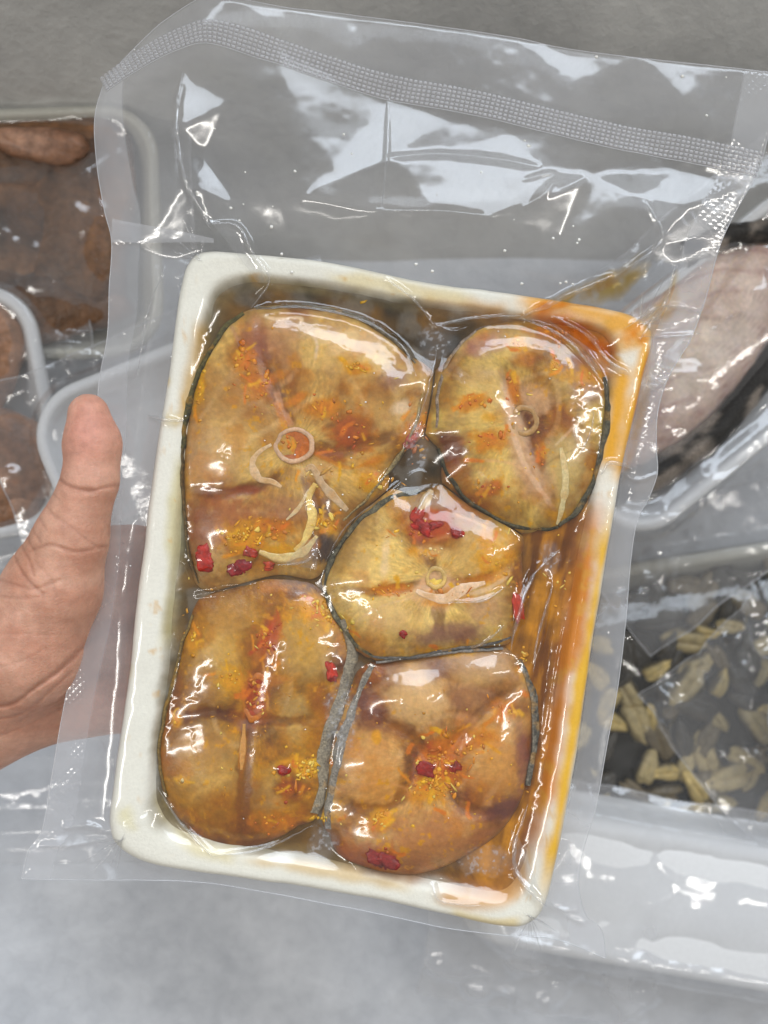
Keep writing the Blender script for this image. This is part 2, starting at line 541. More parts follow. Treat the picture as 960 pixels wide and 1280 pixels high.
# ------------------------------------------------------------------ albedo of the food, some relief shading painted in, and of the stained tray
def paint_dab(img, cu, cv, ru, rv, a, c, alpha, soft=0.6, nz=0.45, ns=14, seed=50):
    m = 2.2 * max(ru, rv)
    sl = win(cu - m, cv - m, cu + m, cv + m)
    x = UU[sl] - cu; y = VV[sl] - cv; t = math.radians(a)
    q = np.sqrt(((x * math.cos(t) + y * math.sin(t)) / ru) ** 2 + ((-x * math.sin(t) + y * math.cos(t)) / rv) ** 2)
    q = q + nz * fbm(UU[sl], VV[sl], ns, seed, 4, 0.6)
    k = (alpha * (1 - sstep(1 - soft, 1 + soft * 0.5, q)))[..., None]
    img[sl] = img[sl] * (1 - k) + lin(c) * k


def paint_line(img, pts, w, c, alpha, nz=0.5, ns=9, seed=60, soft=(0.5, 1.2)):
    sl, d, pos = polydist(pts, w)
    dd = d / w + nz * fbm(UU[sl], VV[sl], ns, seed, 3)
    k = (alpha * (1 - sstep(*soft, dd)) * np.clip(np.sin(np.pi * np.clip(pos, 0.01, 0.99)) * 2.5, 0, 1))[..., None]
    img[sl] = img[sl] * (1 - k) + lin(c) * k


CL = [  # u, v, spread u, spread v, count, size, palette
    (305, 449, 12, 14, 40, 3.2, 'o'), (325, 480, 14, 20, 40, 2.8, 'o'), (450, 461, 18, 6, 22, 2.6, 'y'), (405, 510, 18, 10, 30, 2.8, 'o'), (368, 556, 10, 12, 40, 2.5, 'o'), (400, 590, 20, 8, 26, 2.5, 'p'), (305, 672, 24, 16, 90, 2.8, 'y'), (345, 660, 16, 10, 30, 2.8, 'o'), (405, 655, 16, 10, 50, 3.2, 'y'), (440, 540, 24, 20, 30, 2.2, 'r'),
    (470, 600, 26, 10, 34, 2.6, 'y'), (520, 545, 12, 30, 60, 2.8, 'o'), (590, 505, 18, 8, 30, 2.6, 'o'), (648, 430, 6, 6, 14, 3, 'y'), (693, 460, 4, 9, 12, 2.6, 'y'), (612, 552, 22, 12, 30, 2.5, 'o'), (615, 612, 12, 8, 24, 2.8, 'r'), (674, 572, 5, 12, 14, 2.6, 'o'), (640, 485, 6, 16, 16, 2.5, 'o'), (727, 472, 20, 12, 12, 2.4, 'y'),
    (530, 660, 18, 14, 60, 2.8, 'r'), (540, 690, 18, 6, 20, 2.5, 'p'), (485, 737, 22, 7, 26, 2.6, 'o'), (560, 742, 24, 8, 24, 2.5, 'o'), (620, 700, 20, 30, 30, 2.4, 'y'), (560, 815, 40, 5, 26, 2.6, 'y'), (397, 760, 18, 12, 70, 3.2, 'y'), (415, 778, 14, 10, 30, 3, 'y'), (435, 800, 8, 14, 24, 2.6, 'y'),
    (335, 797, 12, 22, 60, 2.6, 'r'), (319, 872, 12, 24, 50, 2.6, 'r'), (285, 850, 18, 12, 24, 2.4, 'y'), (242, 800, 8, 12, 26, 2.8, 'y'), (226, 976, 4, 4, 10, 3, 'p'), (220, 903, 4, 7, 12, 2.6, 'y'), (380, 962, 22, 9, 90, 3.2, 'y'), (362, 988, 14, 12, 24, 2.4, 'r'), (398, 1028, 16, 5, 30, 3, 'y'), (425, 880, 14, 30, 36, 2.4, 'y'), (345, 1030, 26, 14, 24, 2.4, 'o'),
    (548, 960, 24, 28, 190, 2.9, 'o'), (540, 985, 20, 14, 60, 2.8, 'y'), (585, 925, 26, 14, 44, 2.5, 'o'), (630, 885, 16, 10, 34, 2.8, 'o'), (477, 1020, 10, 9, 36, 3.2, 'y'), (478, 1072, 16, 14, 18, 2.2, 'r'), (650, 760, 6, 24, 30, 2.6, 'o'), (655, 825, 8, 20, 30, 2.6, 'y'), (247, 470, 7, 34, 40, 2.6, 'y'), (235, 430, 6, 10, 12, 2.6, 'o'), (780, 440, 10, 20, 24, 2.2, 'o'), (700, 415, 30, 12, 40, 2.4, 'o'),
    (440, 700, 160, 120, 90, 1.9, 'y'), (420, 500, 120, 70, 50, 1.9, 'y'), (330, 930, 90, 90, 70, 1.9, 'y'), (550, 950, 80, 90, 50, 1.9, 'y'), (655, 530, 70, 80, 40, 1.9, 'y'), (700, 720, 14, 60, 24, 2.2, 'y'),
]
food = np.zeros((NV, NU, 3))
n1 = fbm(UU, VV, 70, 70, 5)[..., None]
n2 = fbm(UU, VV, 26, 76, 5)[..., None]
BASEC = [((208, 180, 120), (152, 102, 46)), ((208, 184, 118), (142, 98, 42)), ((220, 196, 132), (164, 120, 58)), ((180, 138, 64), (118, 76, 22)), ((204, 170, 114), (138, 88, 44))]
own = np.zeros(UU.shape, dtype=int)
bestr = np.full(UU.shape, 9.0)
for i, s in enumerate(ST):
    r = s['star'].rho(UU, VV)
    k = r < bestr
    own[k] = i; bestr[k] = r[k]
for i in range(5):
    a, b = lin(BASEC[i][0]), lin(BASEC[i][1])
    t = np.clip(0.45 + 1.1 * n1 + 0.6 * n2, 0, 1)
    food = np.where((own == i)[..., None], a * (1 - t) + b * t, food)
# faint muscle layers curving round each backbone
BONES = [(369, 556), (654, 526), (544, 722), (319, 872), (545, 955)]
for i, (bu, bv) in enumerate(BONES):
    rr = np.hypot(UU - bu, VV - bv) + 16 * fbm(UU, VV, 60, 90 + i, 3)
    th = np.arctan2(VV - bv, UU - bu)
    lay = np.sin(rr / 6.5 + 2.0 * np.sin(2 * th)) * 0.5 + 0.5
    k = (own == i) * 0.30 * sstep(0.82, 1.0, lay) * np.clip(.5 + 1.2 * n1[..., 0], 0, 1)
    food = food * (1 - k[..., None]) + lin((228, 205, 165)) * k[..., None]
    fib = fbm(th * 46, rr * 0.22, 1.6, 700 + i, 4, .6)
    k = (own == i)[..., None] * np.clip(fib, -1, 1)[..., None] * 0.30
    food = np.clip(food * (1 + k), 0, 1)
    ray = np.abs(np.sin(th * 9 + 3 * fbm(UU, VV, 50, 94 + i, 3)))
    k = (own == i) * 0.16 * (1 - sstep(0.0, 0.2, ray)) * sstep(15, 50, rr)
    food = food * (1 - k[..., None]) + lin((150, 105, 62)) * k[..., None]

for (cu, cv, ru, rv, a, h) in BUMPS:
    paint_dab(food, cu, cv, ru * .85, rv * .85, a, (226, 202, 142), .55, soft=.8, nz=.3, ns=24, seed=81)  # relief shading painted in: every bulge made paler
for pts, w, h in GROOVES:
    paint_line(food, pts, w * 1.6, (112, 66, 24), .6, nz=.6, ns=16, seed=85)  # relief shading painted in: sunken seams made darker
food = food ** 1.12
mn_ = np.array([0.36, 0.21, 0.085])
food = mn_ * (food / mn_) ** 1.25
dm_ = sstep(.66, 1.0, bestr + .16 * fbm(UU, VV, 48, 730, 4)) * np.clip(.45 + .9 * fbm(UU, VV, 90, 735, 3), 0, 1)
food = food * (1 - .72 * dm_[..., None]) + lin((112, 62, 22)) * .72 * dm_[..., None]  # brown mixed in towards each steak's outline
OR, YE, DO, BR, PU, PA, RD = (208, 138, 34), (226, 172, 44), (148, 86, 24), (98, 52, 20), (128, 84, 84), (236, 218, 178), (176, 52, 24)
DABS = [
    # horseshoe steak
    (305, 449, 14, 15, 0, OR, .9), (300, 446, 8, 8, 0, YE, .7), (326, 486, 14, 22, -25, DO, .75), (344, 470, 14, 6, -20, OR, .6), (320, 515, 16, 14, 0, DO, .5), (451, 461, 19, 7, -8, OR, .85),
    (406, 510, 22, 13, -10, OR, .7), (370, 500, 20, 6, -30, OR, .8), (440, 538, 28, 26, 0, DO, .9), (436, 548, 16, 14, 0, BR, .6), (412, 568, 24, 12, 20, DO, .8), (470, 575, 20, 8, -20, OR, .6),
    (492, 474, 20, 18, 0, PU, .6), (322, 424, 26, 30, 0, (182, 128, 100), .55), (502, 509, 13, 8, -15, PA, .95), (280, 655, 62, 42, 0, (158, 92, 56), .8), (310, 612, 26, 7, 0, (140, 50, 34), .6),
    (264, 560, 40, 44, 0, (214, 186, 134), .5), (305, 672, 24, 18, -20, (196, 148, 48), .7), (344, 655, 16, 10, 0, OR, .6), (360, 636, 30, 22, 0, (168, 126, 96), .6), (400, 650, 16, 32, 10, (96, 72, 48), .85),
    (408, 688, 16, 22, 25, (62, 54, 48), .9), (352, 690, 26, 9, 0, YE, .7), (405, 655, 16, 10, 45, YE, .85), (385, 680, 16, 10, 0, OR, .6), (260, 480, 40, 40, 0, (190, 160, 104), .4), (355, 425, 20, 44, 0, (198, 160, 118), .5),  # first dab paints in the dark of the hole between steaks
    (452, 425, 40, 20, 10, (212, 182, 140), .5), (468, 598, 26, 14, -40, (176, 140, 72), .6), (245, 600, 20, 24, 0, (196, 160, 100), .5),
    (436, 540, 30, 24, -10, (92, 48, 16), .55), (300, 500, 26, 40, 0, (158, 112, 58), .4), (250, 650, 22, 40, 0, (128, 74, 40), .5),
    # oval steak
    (566, 560, 20, 30, -15, (104, 42, 24), .85), (575, 590, 20, 18, 0, DO, .7), (724, 462, 34, 26, 30, PU, .75), (735, 490, 20, 20, 0, (120, 80, 76), .6), (604, 428, 28, 18, -20, (170, 118, 108), .7),
    (589, 505, 22, 8, -35, OR, .75), (648, 430, 9, 9, 0, YE, .95), (655, 448, 14, 10, 0, OR, .5), (692, 460, 5, 10, 0, YE, .9), (612, 552, 20, 12, 10, OR, .6), (614, 612, 14, 10, 0, DO, .7), (620, 604, 7, 6, 0, OR, .8),
    (705, 585, 34, 44, 15, (208, 190, 128), .75), (645, 540, 14, 52, -12, (226, 196, 152), .7), (668, 500, 26, 18, 30, (226, 194, 150), .7), (670, 600, 22, 44, -14, (214, 180, 138), .6), (674, 573, 6, 14, -15, DO, .9),
    (668, 566, 6, 6, 0, (110, 96, 90), .7), (640, 485, 8, 22, -20, OR, .7), (596, 470, 24, 18, 0, (196, 168, 108), .5), (560, 500, 12, 30, 0, (170, 130, 70), .5), (610, 522, 10, 8, 0, YE, .6), (690, 640, 14, 14, 0, DO, .5),
    # centre steak
    (545, 735, 32, 24, 0, (240, 204, 160), .85), (550, 750, 22, 12, 0, OR, .7), (488, 737, 24, 9, 0, OR, .75), (602, 724, 34, 7, -8, OR, .6), (531, 660, 20, 16, 0, RD, .8), (548, 652, 26, 18, 20, (196, 84, 40), .6), (570, 666, 9, 8, 0, RD, .9),
    (481, 700, 6, 26, 6, (240, 222, 170), .85), (518, 690, 10, 7, 0, YE, .7), (540, 690, 8, 7, 0, (238, 216, 150), .9), (562, 792, 50, 14, -6, PU, .7), (480, 770, 34, 24, 0, (218, 192, 136), .6), (606, 760, 24, 24, 0, (176, 138, 110), .6),
    (608, 680, 10, 26, 0, OR, .45), (640, 690, 10, 30, 10, (180, 130, 50), .6), (503, 791, 4, 4, 0, (190, 40, 24), .95), (450, 700, 14, 36, 0, (200, 170, 116), .5), (540, 628, 30, 10, 10, (150, 124, 104), .6),
    (430, 690, 12, 40, 20, (150, 118, 64), .5),
    # lower left steak
    (337, 797, 14, 26, 18, (196, 88, 20), .85), (316, 812, 20, 18, 0, DO, .6), (319, 872, 15, 28, 8, (150, 58, 14), .95), (318, 862, 8, 12, 0, (120, 30, 16), .7), (308, 905, 16, 8, 0, (152, 118, 100), .7), (303, 944, 5, 28, 4, OR, .75),
    (397, 760, 24, 15, 20, YE, .85), (412, 775, 16, 12, 40, (184, 140, 30), .8), (242, 800, 12, 14, 0, DO, .8), (240, 812, 8, 10, 0, YE, .5), (400, 880, 20, 40, 15, (140, 92, 24), .6), (290, 770, 40, 26, -10, (196, 160, 96), .6),
    (386, 800, 30, 30, 0, (192, 156, 84), .5), (362, 987, 20, 17, 20, (92, 48, 14), .92), (382, 962, 22, 11, 10, YE, .92), (362, 952, 18, 6, -12, YE, .75), (398, 1028, 18, 6, -6, YE, .9), (354, 962, 8, 7, 0, RD, .9), (250, 940, 44, 36, 0, (192, 148, 80), .5),
    (226, 976, 9, 8, 0, (230, 190, 96), .9), (219, 903, 7, 9, 20, YE, .75), (290, 850, 12, 9, 0, YE, .55), (345, 850, 30, 8, -10, OR, .4), (300, 1010, 60, 40, 0, (142, 92, 40), .55), (360, 1030, 26, 12, -20, OR, .45), (270, 1000, 20, 16, 0, (170, 112, 44), .5),
    (256, 860, 24, 30, 0, (138, 92, 40), .5),
    # lower right steak
    (518, 874, 46, 38, 25, (222, 192, 138), .75), (463, 890, 26, 30, 0, (106, 48, 28), .85), (462, 957, 42, 50, 0, (208, 158, 98), .6), (602, 832, 42, 24, 0, (196, 168, 130), .6), (617, 957, 40, 56, 0, (204, 146, 82), .55),
    (540, 1050, 90, 40, -12, (176, 118, 76), .7), (548, 958, 28, 34, 25, (190, 84, 18), .9), (560, 935, 16, 20, 30, OR, .7), (530, 962, 12, 11, 0, (176, 44, 18), .9), (568, 960, 8, 9, 0, RD, .85), (602, 922, 34, 10, -30, OR, .55),
    (630, 890, 18, 8, -35, OR, .7), (477, 1021, 13, 12, 0, YE, .92), (470, 1030, 22, 9, 0, OR, .6), (479, 1074, 17, 16, 0, (170, 50, 44), .85), (450, 1070, 34, 20, 0, (168, 104, 90), .6), (632, 1012, 34, 18, -10, (110, 72, 66), .85),
    (655, 960, 10, 60, -4, PU, .6), (470, 920, 6, 8, 0, YE, .8), (590, 868, 30, 20, 0, (178, 140, 104), .5), (585, 900, 16, 10, 0, (220, 170, 120), .5), (500, 910, 20, 12, 20, DO, .5), (520, 990, 14, 18, 20, (196, 130, 40), .7),
]
for k, (cu, cv, ru, rv, a, c, al) in enumerate(DABS):
    paint_dab(food, cu, cv, ru, rv, a, c, al, seed=50 + 5 * (k % 7), ns=9 + (k % 3) * 5)
LINES = [
    ([(325, 392), (345, 398), (375, 396), (374, 408)], 2.2, PA, .85), ([(384, 412), (396, 428), (394, 452)], 2, PA, .8), ([(396, 420), (418, 422), (443, 418), (428, 436), (404, 444)], 7, (232, 208, 150), .85),
    ([(345, 485), (352, 510), (367, 535)], 4, (214, 170, 130), .7), ([(345, 500), (355, 530)], 5, OR, .6), ([(385, 560), (410, 575), (440, 585), (480, 570)], 3, OR, .5), ([(285, 400), (300, 430), (316, 455)], 3, (190, 150, 130), .4),
    ([(626, 471), (634, 500), (640, 540), (660, 590), (695, 640)], 4, (234, 208, 170), .7), ([(600, 575), (640, 580), (668, 600)], 2, (226, 190, 140), .5), ([(690, 560), (720, 530), (738, 505)], 2, PA, .5), ([(672, 590), (690, 575), (720, 560)], 1.6, (150, 130, 80), .5),
    ([(430, 790), (470, 760), (520, 745)], 1.5, (230, 205, 160), .4), ([(560, 640), (600, 655), (640, 680)], 2, (230, 200, 150), .4), ([(570, 745), (610, 735), (640, 715)], 3, (240, 220, 180), .6),
    ([(326, 820), (332, 850), (335, 890)], 2, (224, 170, 100), .7), ([(300, 830), (304, 860), (306, 900)], 2, (204, 140, 70), .6), ([(340, 780), (330, 800), (310, 820)], 3, (200, 70, 20), .6), ([(345, 760), (352, 790)], 2, (190, 100, 40), .6),
    ([(575, 930), (600, 925), (628, 942)], 2, YE, .8), ([(570, 915), (590, 905)], 2, YE, .8), ([(600, 910), (618, 896), (645, 876)], 3, OR, .8), ([(440, 985), (480, 975), (520, 990), (560, 985)], 1.8, (220, 180, 130), .4),
]
for k, (pts, w, c, al) in enumerate(LINES):
    paint_line(food, pts, w, c, al, seed=60 + 4 * (k % 5))
for (cu, cv, su_, sv_, n, size, pal) in CL:
    if su_ < 60:
        paint_dab(food, cu, cv, su_ * 1.25, sv_ * 1.25, 0, {'o': (204, 132, 30), 'y': (222, 168, 44), 'p': (230, 200, 140), 'r': (186, 104, 24)}[pal], .72, soft=.9, nz=1.0, ns=11, seed=620 + n % 5)
for (cu, cv, su_, sv_, n, size, pal) in CL:
    if su_ < 60:
        for k in range(max(2, n // 9)):
            a0 = rng.normal(0, .8, 2); ang_ = rng.uniform(0, np.pi); ln = rng.uniform(5, 15)
            pu, pv_ = cu + a0[0] * su_, cv + a0[1] * sv_
            bend = rng.uniform(-4, 4, 2)
            paint_line(food, [(pu - ln * math.cos(ang_), pv_ - ln * math.sin(ang_)), (pu + bend[0], pv_ + bend[1]), (pu + ln * math.cos(ang_), pv_ + ln * math.sin(ang_))], rng.uniform(1.3, 3.2), [(228, 160, 24), (216, 134, 18), (232, 186, 60)][rng.integers(3)], .85, nz=.7, ns=7, seed=740)
# scattered turmeric staining
sp = fbm(UU, VV, 34, 120, 5, 0.55); sp2 = fbm(UU, VV, 90, 127, 3)
k = (0.28 * sstep(0.16, 0.5, sp + 0.5 * sp2))[..., None]
food = food * (1 - k) + lin((202, 132, 40)) * k
sp = fbm(UU, VV, 9, 131, 4, 0.6)
k = (0.5 * sstep(0.50, 0.62, sp + 0.4 * sp2))[..., None]
food = food * (1 - k) + lin(YE) * k
lum = food.mean(-1, keepdims=True)
food = np.clip(lum + (food - lum) * 1.22, 0.004, 1) * np.array([0.90, 0.80, 0.86])
# dark skin side of every steak's margin
edge_k = sstep(0.95, 1.0, bestr) * (0.5 + 0.5 * n2[..., 0])
food = food * (1 - 0.6 * edge_k[..., None]) + lin((92, 80, 62)) * 0.6 * edge_k[..., None]

# tray: cream foam, turmeric oil on the right and in the gutter
tray_c = np.zeros((NV, NU, 3)) + lin((236, 233, 220))
gut = sstep(0.85, 1.3, F + 0.3 * fbm(UU, VV, 40, 140, 4))
amber = np.where((UU > 560)[..., None], lin((176, 112, 24)), lin((150, 130, 70)))
amber = lin((118, 100, 48)) + (lin((170, 100, 10)) - lin((118, 100, 48))) * sstep(440, 640, UU + 0.15 * (VV - 700))[..., None]
tray_c = tray_c * (1 - gut[..., None] * 0.92) + amber * gut[..., None] * 0.92
oil = [
    ([(640, 372), (700, 382), (760, 396), (812, 420)], 18, (236, 168, 20), .95), ([(660, 392), (720, 408), (770, 440)], 16, (212, 124, 6), 1), ([(802, 400), (806, 460), (790, 540), (772, 610)], 10, (236, 172, 20), 1),
    ([(782, 450), (770, 520), (758, 590)], 13, (234, 168, 18), 1), ([(770, 620), (752, 700), (736, 800), (716, 920), (694, 1050), (676, 1130)], 8, (236, 184, 40), 1), ([(752, 610), (738, 680), (718, 780), (700, 880), (680, 1000), (664, 1080)], 12, (212, 128, 8), 1),
    ([(520, 372), (580, 380), (640, 388)], 10, (208, 150, 44), .7), ([(400, 345), (470, 354), (540, 368), (600, 374)], 8, (222, 196, 110), .5), ([(300, 345), (345, 352), (420, 362)], 6, (210, 190, 130), .5),
    ([(252, 395), (248, 440), (238, 480), (228, 540)], 9, (196, 150, 40), .75), ([(210, 470), (206, 480)], 8, (222, 186, 70), .8), ([(205, 520), (225, 528)], 10, (222, 190, 100), .7), ([(225, 560), (216, 700), (205, 820)], 8, (206, 192, 128), .7),
    ([(190, 990), (230, 1050), (300, 1075)], 8, (224, 206, 140), .55), ([(300, 1075), (420, 1092), (520, 1112)], 7, (216, 176, 92), .6), ([(540, 1120), (600, 1128), (640, 1118), (662, 1080)], 9, (212, 150, 52), .75), ([(560, 1140), (620, 1156), (655, 1150)], 6, (228, 200, 120), .6),
    ([(160, 830), (158, 850)], 6, (226, 214, 150), .5), ([(150, 1010), (170, 1040)], 8, (226, 214, 150), .5),
]
for k, (pts, w, c, al) in enumerate(oil):
    paint_line(tray_c, pts, w * 1.15, c, al, nz=0.8, ns=44, seed=150 + 4 * (k % 4), soft=(0.0, 1.6))
spt = fbm(UU, VV, 18, 170, 4, 0.6)
k = (0.5 * sstep(0.30, 0.5, spt + 0.25 * sstep(500, 760, UU) - 0.12))[..., None] * sstep(0.0, 0.6, F)[..., None]
tray_c = tray_c * (1 - k) + lin((214, 160, 50)) * k

# ------------------------------------------------------------------ tray mesh
NA = 520
th = np.linspace(-np.pi, np.pi, NA, endpoint=False)
Ro, Ri = outer.R(th), inner.R(th)
levels = [-0.10, -0.02] + list(np.linspace(0.0, 1.0, 16)) + list(np.linspace(1.06, 2.6, 22))
rings = []; rz = []
for f in levels:
    r = Ro - f * (Ro - Ri)
    u = 478 + r * np.cos(th); v = 735 + r * np.sin(th)
    z = rim_profile(np.full(NA, max(f, 0.0))) + samp(WOB, u, v)
    if f == -0.10: z = z - 15
    if f == -0.02: z = z - 3
    rings.append(np.stack([u, v], 1)); rz.append(z)
# the underside: from the lip back down and under
under = []
for fr, zz in [(0.2, -26), (0.9, -72), (2.0, -76)]:
    r = Ro - fr * (Ro - Ri)
    under.append((np.stack([478 + r * np.cos(th), 735 + r * np.sin(th)], 1), np.full(NA, float(zz))))
ru = [u for u, z in reversed(under)] + rings
rzz = [z for u, z in reversed(under)] + rz
tv = np.vstack([np.column_stack([(a[:, 0] - 480) * S, (640 - a[:, 1]) * S, z * S]) for a, z in zip(ru, rzz)])
tc = np.vstack([samp(tray_c, a[:, 0], a[:, 1]) for a in ru])
main_tray = empty("foam_tray", (0, 0, -76 * S), "cream foam tray stained with yellow oil, holding the five marinated fish steaks", "tray")
fcs = grid_faces(len(ru), NA, wrap=True)[:, ::-1]
mesh_obj("tray_wall", tv, fcs, M['foam'], main_tray, colors=tc)
r = Ro - 2.55 * (Ro - Ri)
fu = np.linspace(0, 1, 40)[:, None] * r[None, :]
fv = np.stack([478 + fu * np.cos(th), 735 + fu * np.sin(th)], -1).reshape(-1, 2)
fz = -72.5 + 0.6 * fbm(fv[:, 0], fv[:, 1], 30, 180, 3)
mesh_obj("tray_floor", np.column_stack([(fv[:, 0] - 480) * S, (640 - fv[:, 1]) * S, fz * S]), grid_faces(40, NA, True)[:, ::-1], M['foam'], main_tray, colors=samp(tray_c, fv[:, 0], fv[:, 1]))

# marinade lying in the gaps between the steaks
marinade_z = -17 + 2.5 * fbm(UU, VV, 40, 190, 3)
mm = principled("marinade", attr=True, rough=0.12, noise=120, amount=0.35)
rr = Ro - 1.10 * (Ro - Ri)
fu = np.linspace(0.02, 1, 150)[:, None] * rr[None, :]
mu = 478 + fu * np.cos(th); mv = 735 + fu * np.sin(th)
mz = np.minimum(samp(marinade_z, mu, mv), -16.5)
mz = np.maximum(mz, -19.0)
q1 = np.clip(.5 + .9 * fbm(mu, mv, 40, 192, 4), 0, 1)[..., None]
q2 = sstep(600, 690, mu + .18 * (mv - 700))[..., None]
q3 = (sstep(.05, .35, fbm(mu, mv, 30, 196, 3)) * (1 - q2[..., 0]))[..., None]
q5 = np.clip(.45 + 1.3 * fbm((mu + .18 * mv) * 5, mv * .9, 70, 198, 4, .6), 0, 1)[..., None]
mcol = lin((50, 40, 22)) * (1 - q1) + lin((112, 78, 28)) * q1  # gap shadow painted in: marinade darkened between the steaks
mcol = mcol * (1 - q3 * .6) + lin((112, 104, 92)) * q3 * .6
mcol = mcol * (1 - q2 * .85) + (lin((112, 60, 8)) * (1 - q5) + lin((206, 136, 24)) * q5) * q2 * .85
q4 = (1 - sstep(1.15, 1.7, tray_f(mu, mv)))[..., None]
mcol = mcol * (1 - .4 * q4) + samp(tray_c, mu, mv) * .4 * q4
o = mesh_obj("marinade", np.stack([(mu - 480) * S, (640 - mv) * S, mz * S], -1).reshape(-1, 3), grid_faces(150, NA, True)[:, ::-1], mm, colors=mcol.reshape(-1, 3))
tag(o, "amber turmeric marinade pooled between the fish steaks in the tray", "marinade", kind="stuff")

# ------------------------------------------------------------------ chili pieces and other bits: (u, v, half length, half width, turn, lift)
CHILI = [
    (257, 697, 13, 11, 80, "bright red chili square beside the tray's inner wall on the horseshoe steak", (196, 38, 18)),
    (298, 709, 13, 12, 5, "dark red chili square at the lower edge of the horseshoe steak", (150, 10, 16)),
    (313, 690, 8, 6, 20, "small red chili flake between the two chili squares of the horseshoe steak", (188, 50, 20)),
    (335, 708, 8, 5, 10, "thin orange red chili sliver right of the dark chili square", (196, 66, 24)),
    (531, 660, 15, 9, 25, "largest red chili piece in the cluster at the top of the centre steak", (190, 34, 16)),
    (521, 646, 10, 7, -60, "red chili flake at the upper end of the centre steak's cluster", (186, 44, 18)),
    (546, 656, 9, 6, -20, "red chili flake at the right of the centre steak's cluster", (178, 36, 18)),
    (570, 666, 8, 5, 15, "lone small red chili flake on the upper right of the centre steak", (186, 40, 20)),
    (414, 841, 13, 7, 75, "orange red chili piece against the grey skin of the amber steak", (206, 48, 18)),
    (354, 962, 8, 5, 10, "small red chili piece in the yellow spice beside the brown hollow", (176, 40, 20)),
    (647, 757, 19, 6, 80, "long red chili strip between the centre steak and the oily tray rim", (198, 52, 20)),
    (530, 961, 12, 8, 20, "red chili piece left of the spice heap on the lobed steak", (168, 30, 14)),
    (569, 959, 8, 6, 60, "small red chili piece right of the spice heap on the lobed steak", (172, 44, 18)),
    (478, 1072, 18, 14, 40, "large dull red chili piece at the bottom of the lobed steak", (150, 44, 38)),
    (503, 791, 5, 4, 45, "tiny red chili speck near the centre steak's lower edge", (178, 34, 20)),
    (514, 551, 10, 7, -40, "orange red chili bit in the gap left of the oval steak", (190, 66, 24)),
]
food_h = np.maximum(np.maximum(steak_h, tray_h), np.where(F > 1.2, marinade_z, -400))
base_h = food_h.copy()
chili_place = []
for c in CHILI:
    hb = float(np.max(samp(base_h, np.array([c[0], c[0] - 4, c[0] + 4]), np.array([c[1], c[1], c[1]]))))
    chili_place.append(max(hb, -18.0))
    sl = win(c[0] - 30, c[1] - 30, c[0] + 30, c[1] + 30)
    t = math.radians(c[4]); x = UU[sl] - c[0]; y = VV[sl] - c[1]
    q = ((x * math.cos(t) + y * math.sin(t)) / (c[2] * 1.1)) ** 2 + ((-x * math.sin(t) + y * math.cos(t)) / (c[3] * 1.1)) ** 2
    food_h[sl] = np.maximum(food_h[sl], np.where(q < 1.3, chili_place[-1] + 3.6 - 1.5 * q, -400))

# ------------------------------------------------------------------ the film: what it lies on, then a stretched membrane over it
FLAP = [
    (236, 308, 0), (330, 314, 0), (430, 326, 0), (540, 348, 0), (640, 362, 0), (740, 376, 0), (806, 396, -2), (130, 95, -4), (200, 60, 8), (258, 42, 20), (300, 48, 12), (350, 62, 6), (480, 100, -2), (600, 126, 5), (700, 150, 3), (800, 172, 2), (955, 200, 0),
    (200, 28, 2), (250, 0, 12), (290, 0, 14), (360, 12, 4), (440, 16, 0), (520, 28, 4), (640, 45, 2), (700, 58, -2), (800, 73, 4), (880, 83, 10), (990, 90, 0), (850, 130, 12), (560, 70, 3), (330, 25, 10), (720, 100, 2),
    (232, 105, 16), (228, 170, 26), (238, 235, 24), (262, 283, 8), (170, 180, 0), (150, 250, -6), (260, 200, 6), (290, 130, 8), (300, 260, 4), (137, 300, -10), (115, 150, -8), (118, 220, -10), (180, 305, -10),
    (474, 276, 44), (300, 84, 6), (487, 124, -6), (492, 200, 6), (380, 250, 16), (350, 300, 2), (560, 196, 6), (670, 214, 8), (696, 244, 16), (610, 276, 24), (540, 274, 26), (640, 170, 4), (560, 150, 2), (700, 300, 6), (620, 320, 4), (500, 310, 12), (740, 220, 2), (790, 250, 16), (800, 215, 4), (815, 310, 14), (765, 345, 8),
    (850, 215, 2), (860, 260, 12), (840, 330, 10), (900, 300, -6), (880, 380, -12), (930, 230, -4), (860, 300, 2),
]
cdt = delaunay_2d_cdt([Vector((p[0], p[1])) for p in FLAP], [], [], 0, 1e-4)
fh = np.full_like(UU, np.nan)
for tri in cdt[2]:
    a, b, c = [cdt[0][i] for i in tri[:3]]
    za, zb, zc = [FLAP[cdt[3][i][0]][2] for i in tri[:3]]
    sl = win(min(a.x, b.x, c.x) - 1, min(a.y, b.y, c.y) - 1, max(a.x, b.x, c.x) + 2, max(a.y, b.y, c.y) + 2)
    u = UU[sl]; v = VV[sl]
    den = (b.y - c.y) * (a.x - c.x) + (c.x - b.x) * (a.y - c.y)
    if abs(den) < 1e-6: continue
    l1 = ((b.y - c.y) * (u - c.x) + (c.x - b.x) * (v - c.y)) / den
    l2 = ((c.y - a.y) * (u - c.x) + (a.x - c.x) * (v - c.y)) / den
    l3 = 1 - l1 - l2
    k = (l1 >= -1e-3) & (l2 >= -1e-3) & (l3 >= -1e-3)
    sub = fh[sl]; sub[k] = (l1 * za + l2 * zb + l3 * zc)[k]; fh[sl] = sub
margin = -14 + 4 * fbm(UU, VV, 120, 200, 3) + 1.0 * fbm(UU, VV, 30, 205, 3)
out_h = np.where(np.isnan(fh), margin, fh)
out_h = blur(out_h, 3, 2)
flapw = sstep(420, 330, VV - 0.12 * (UU - 240))
out_h = margin * (1 - flapw) + (out_h + 1.2 * fbm(UU, VV, 60, 210, 4)) * flapw
h0 = np.where(F > 0.0, food_h, out_h)
h0 = np.maximum(h0, np.where(F > 0.0, -17, -400))
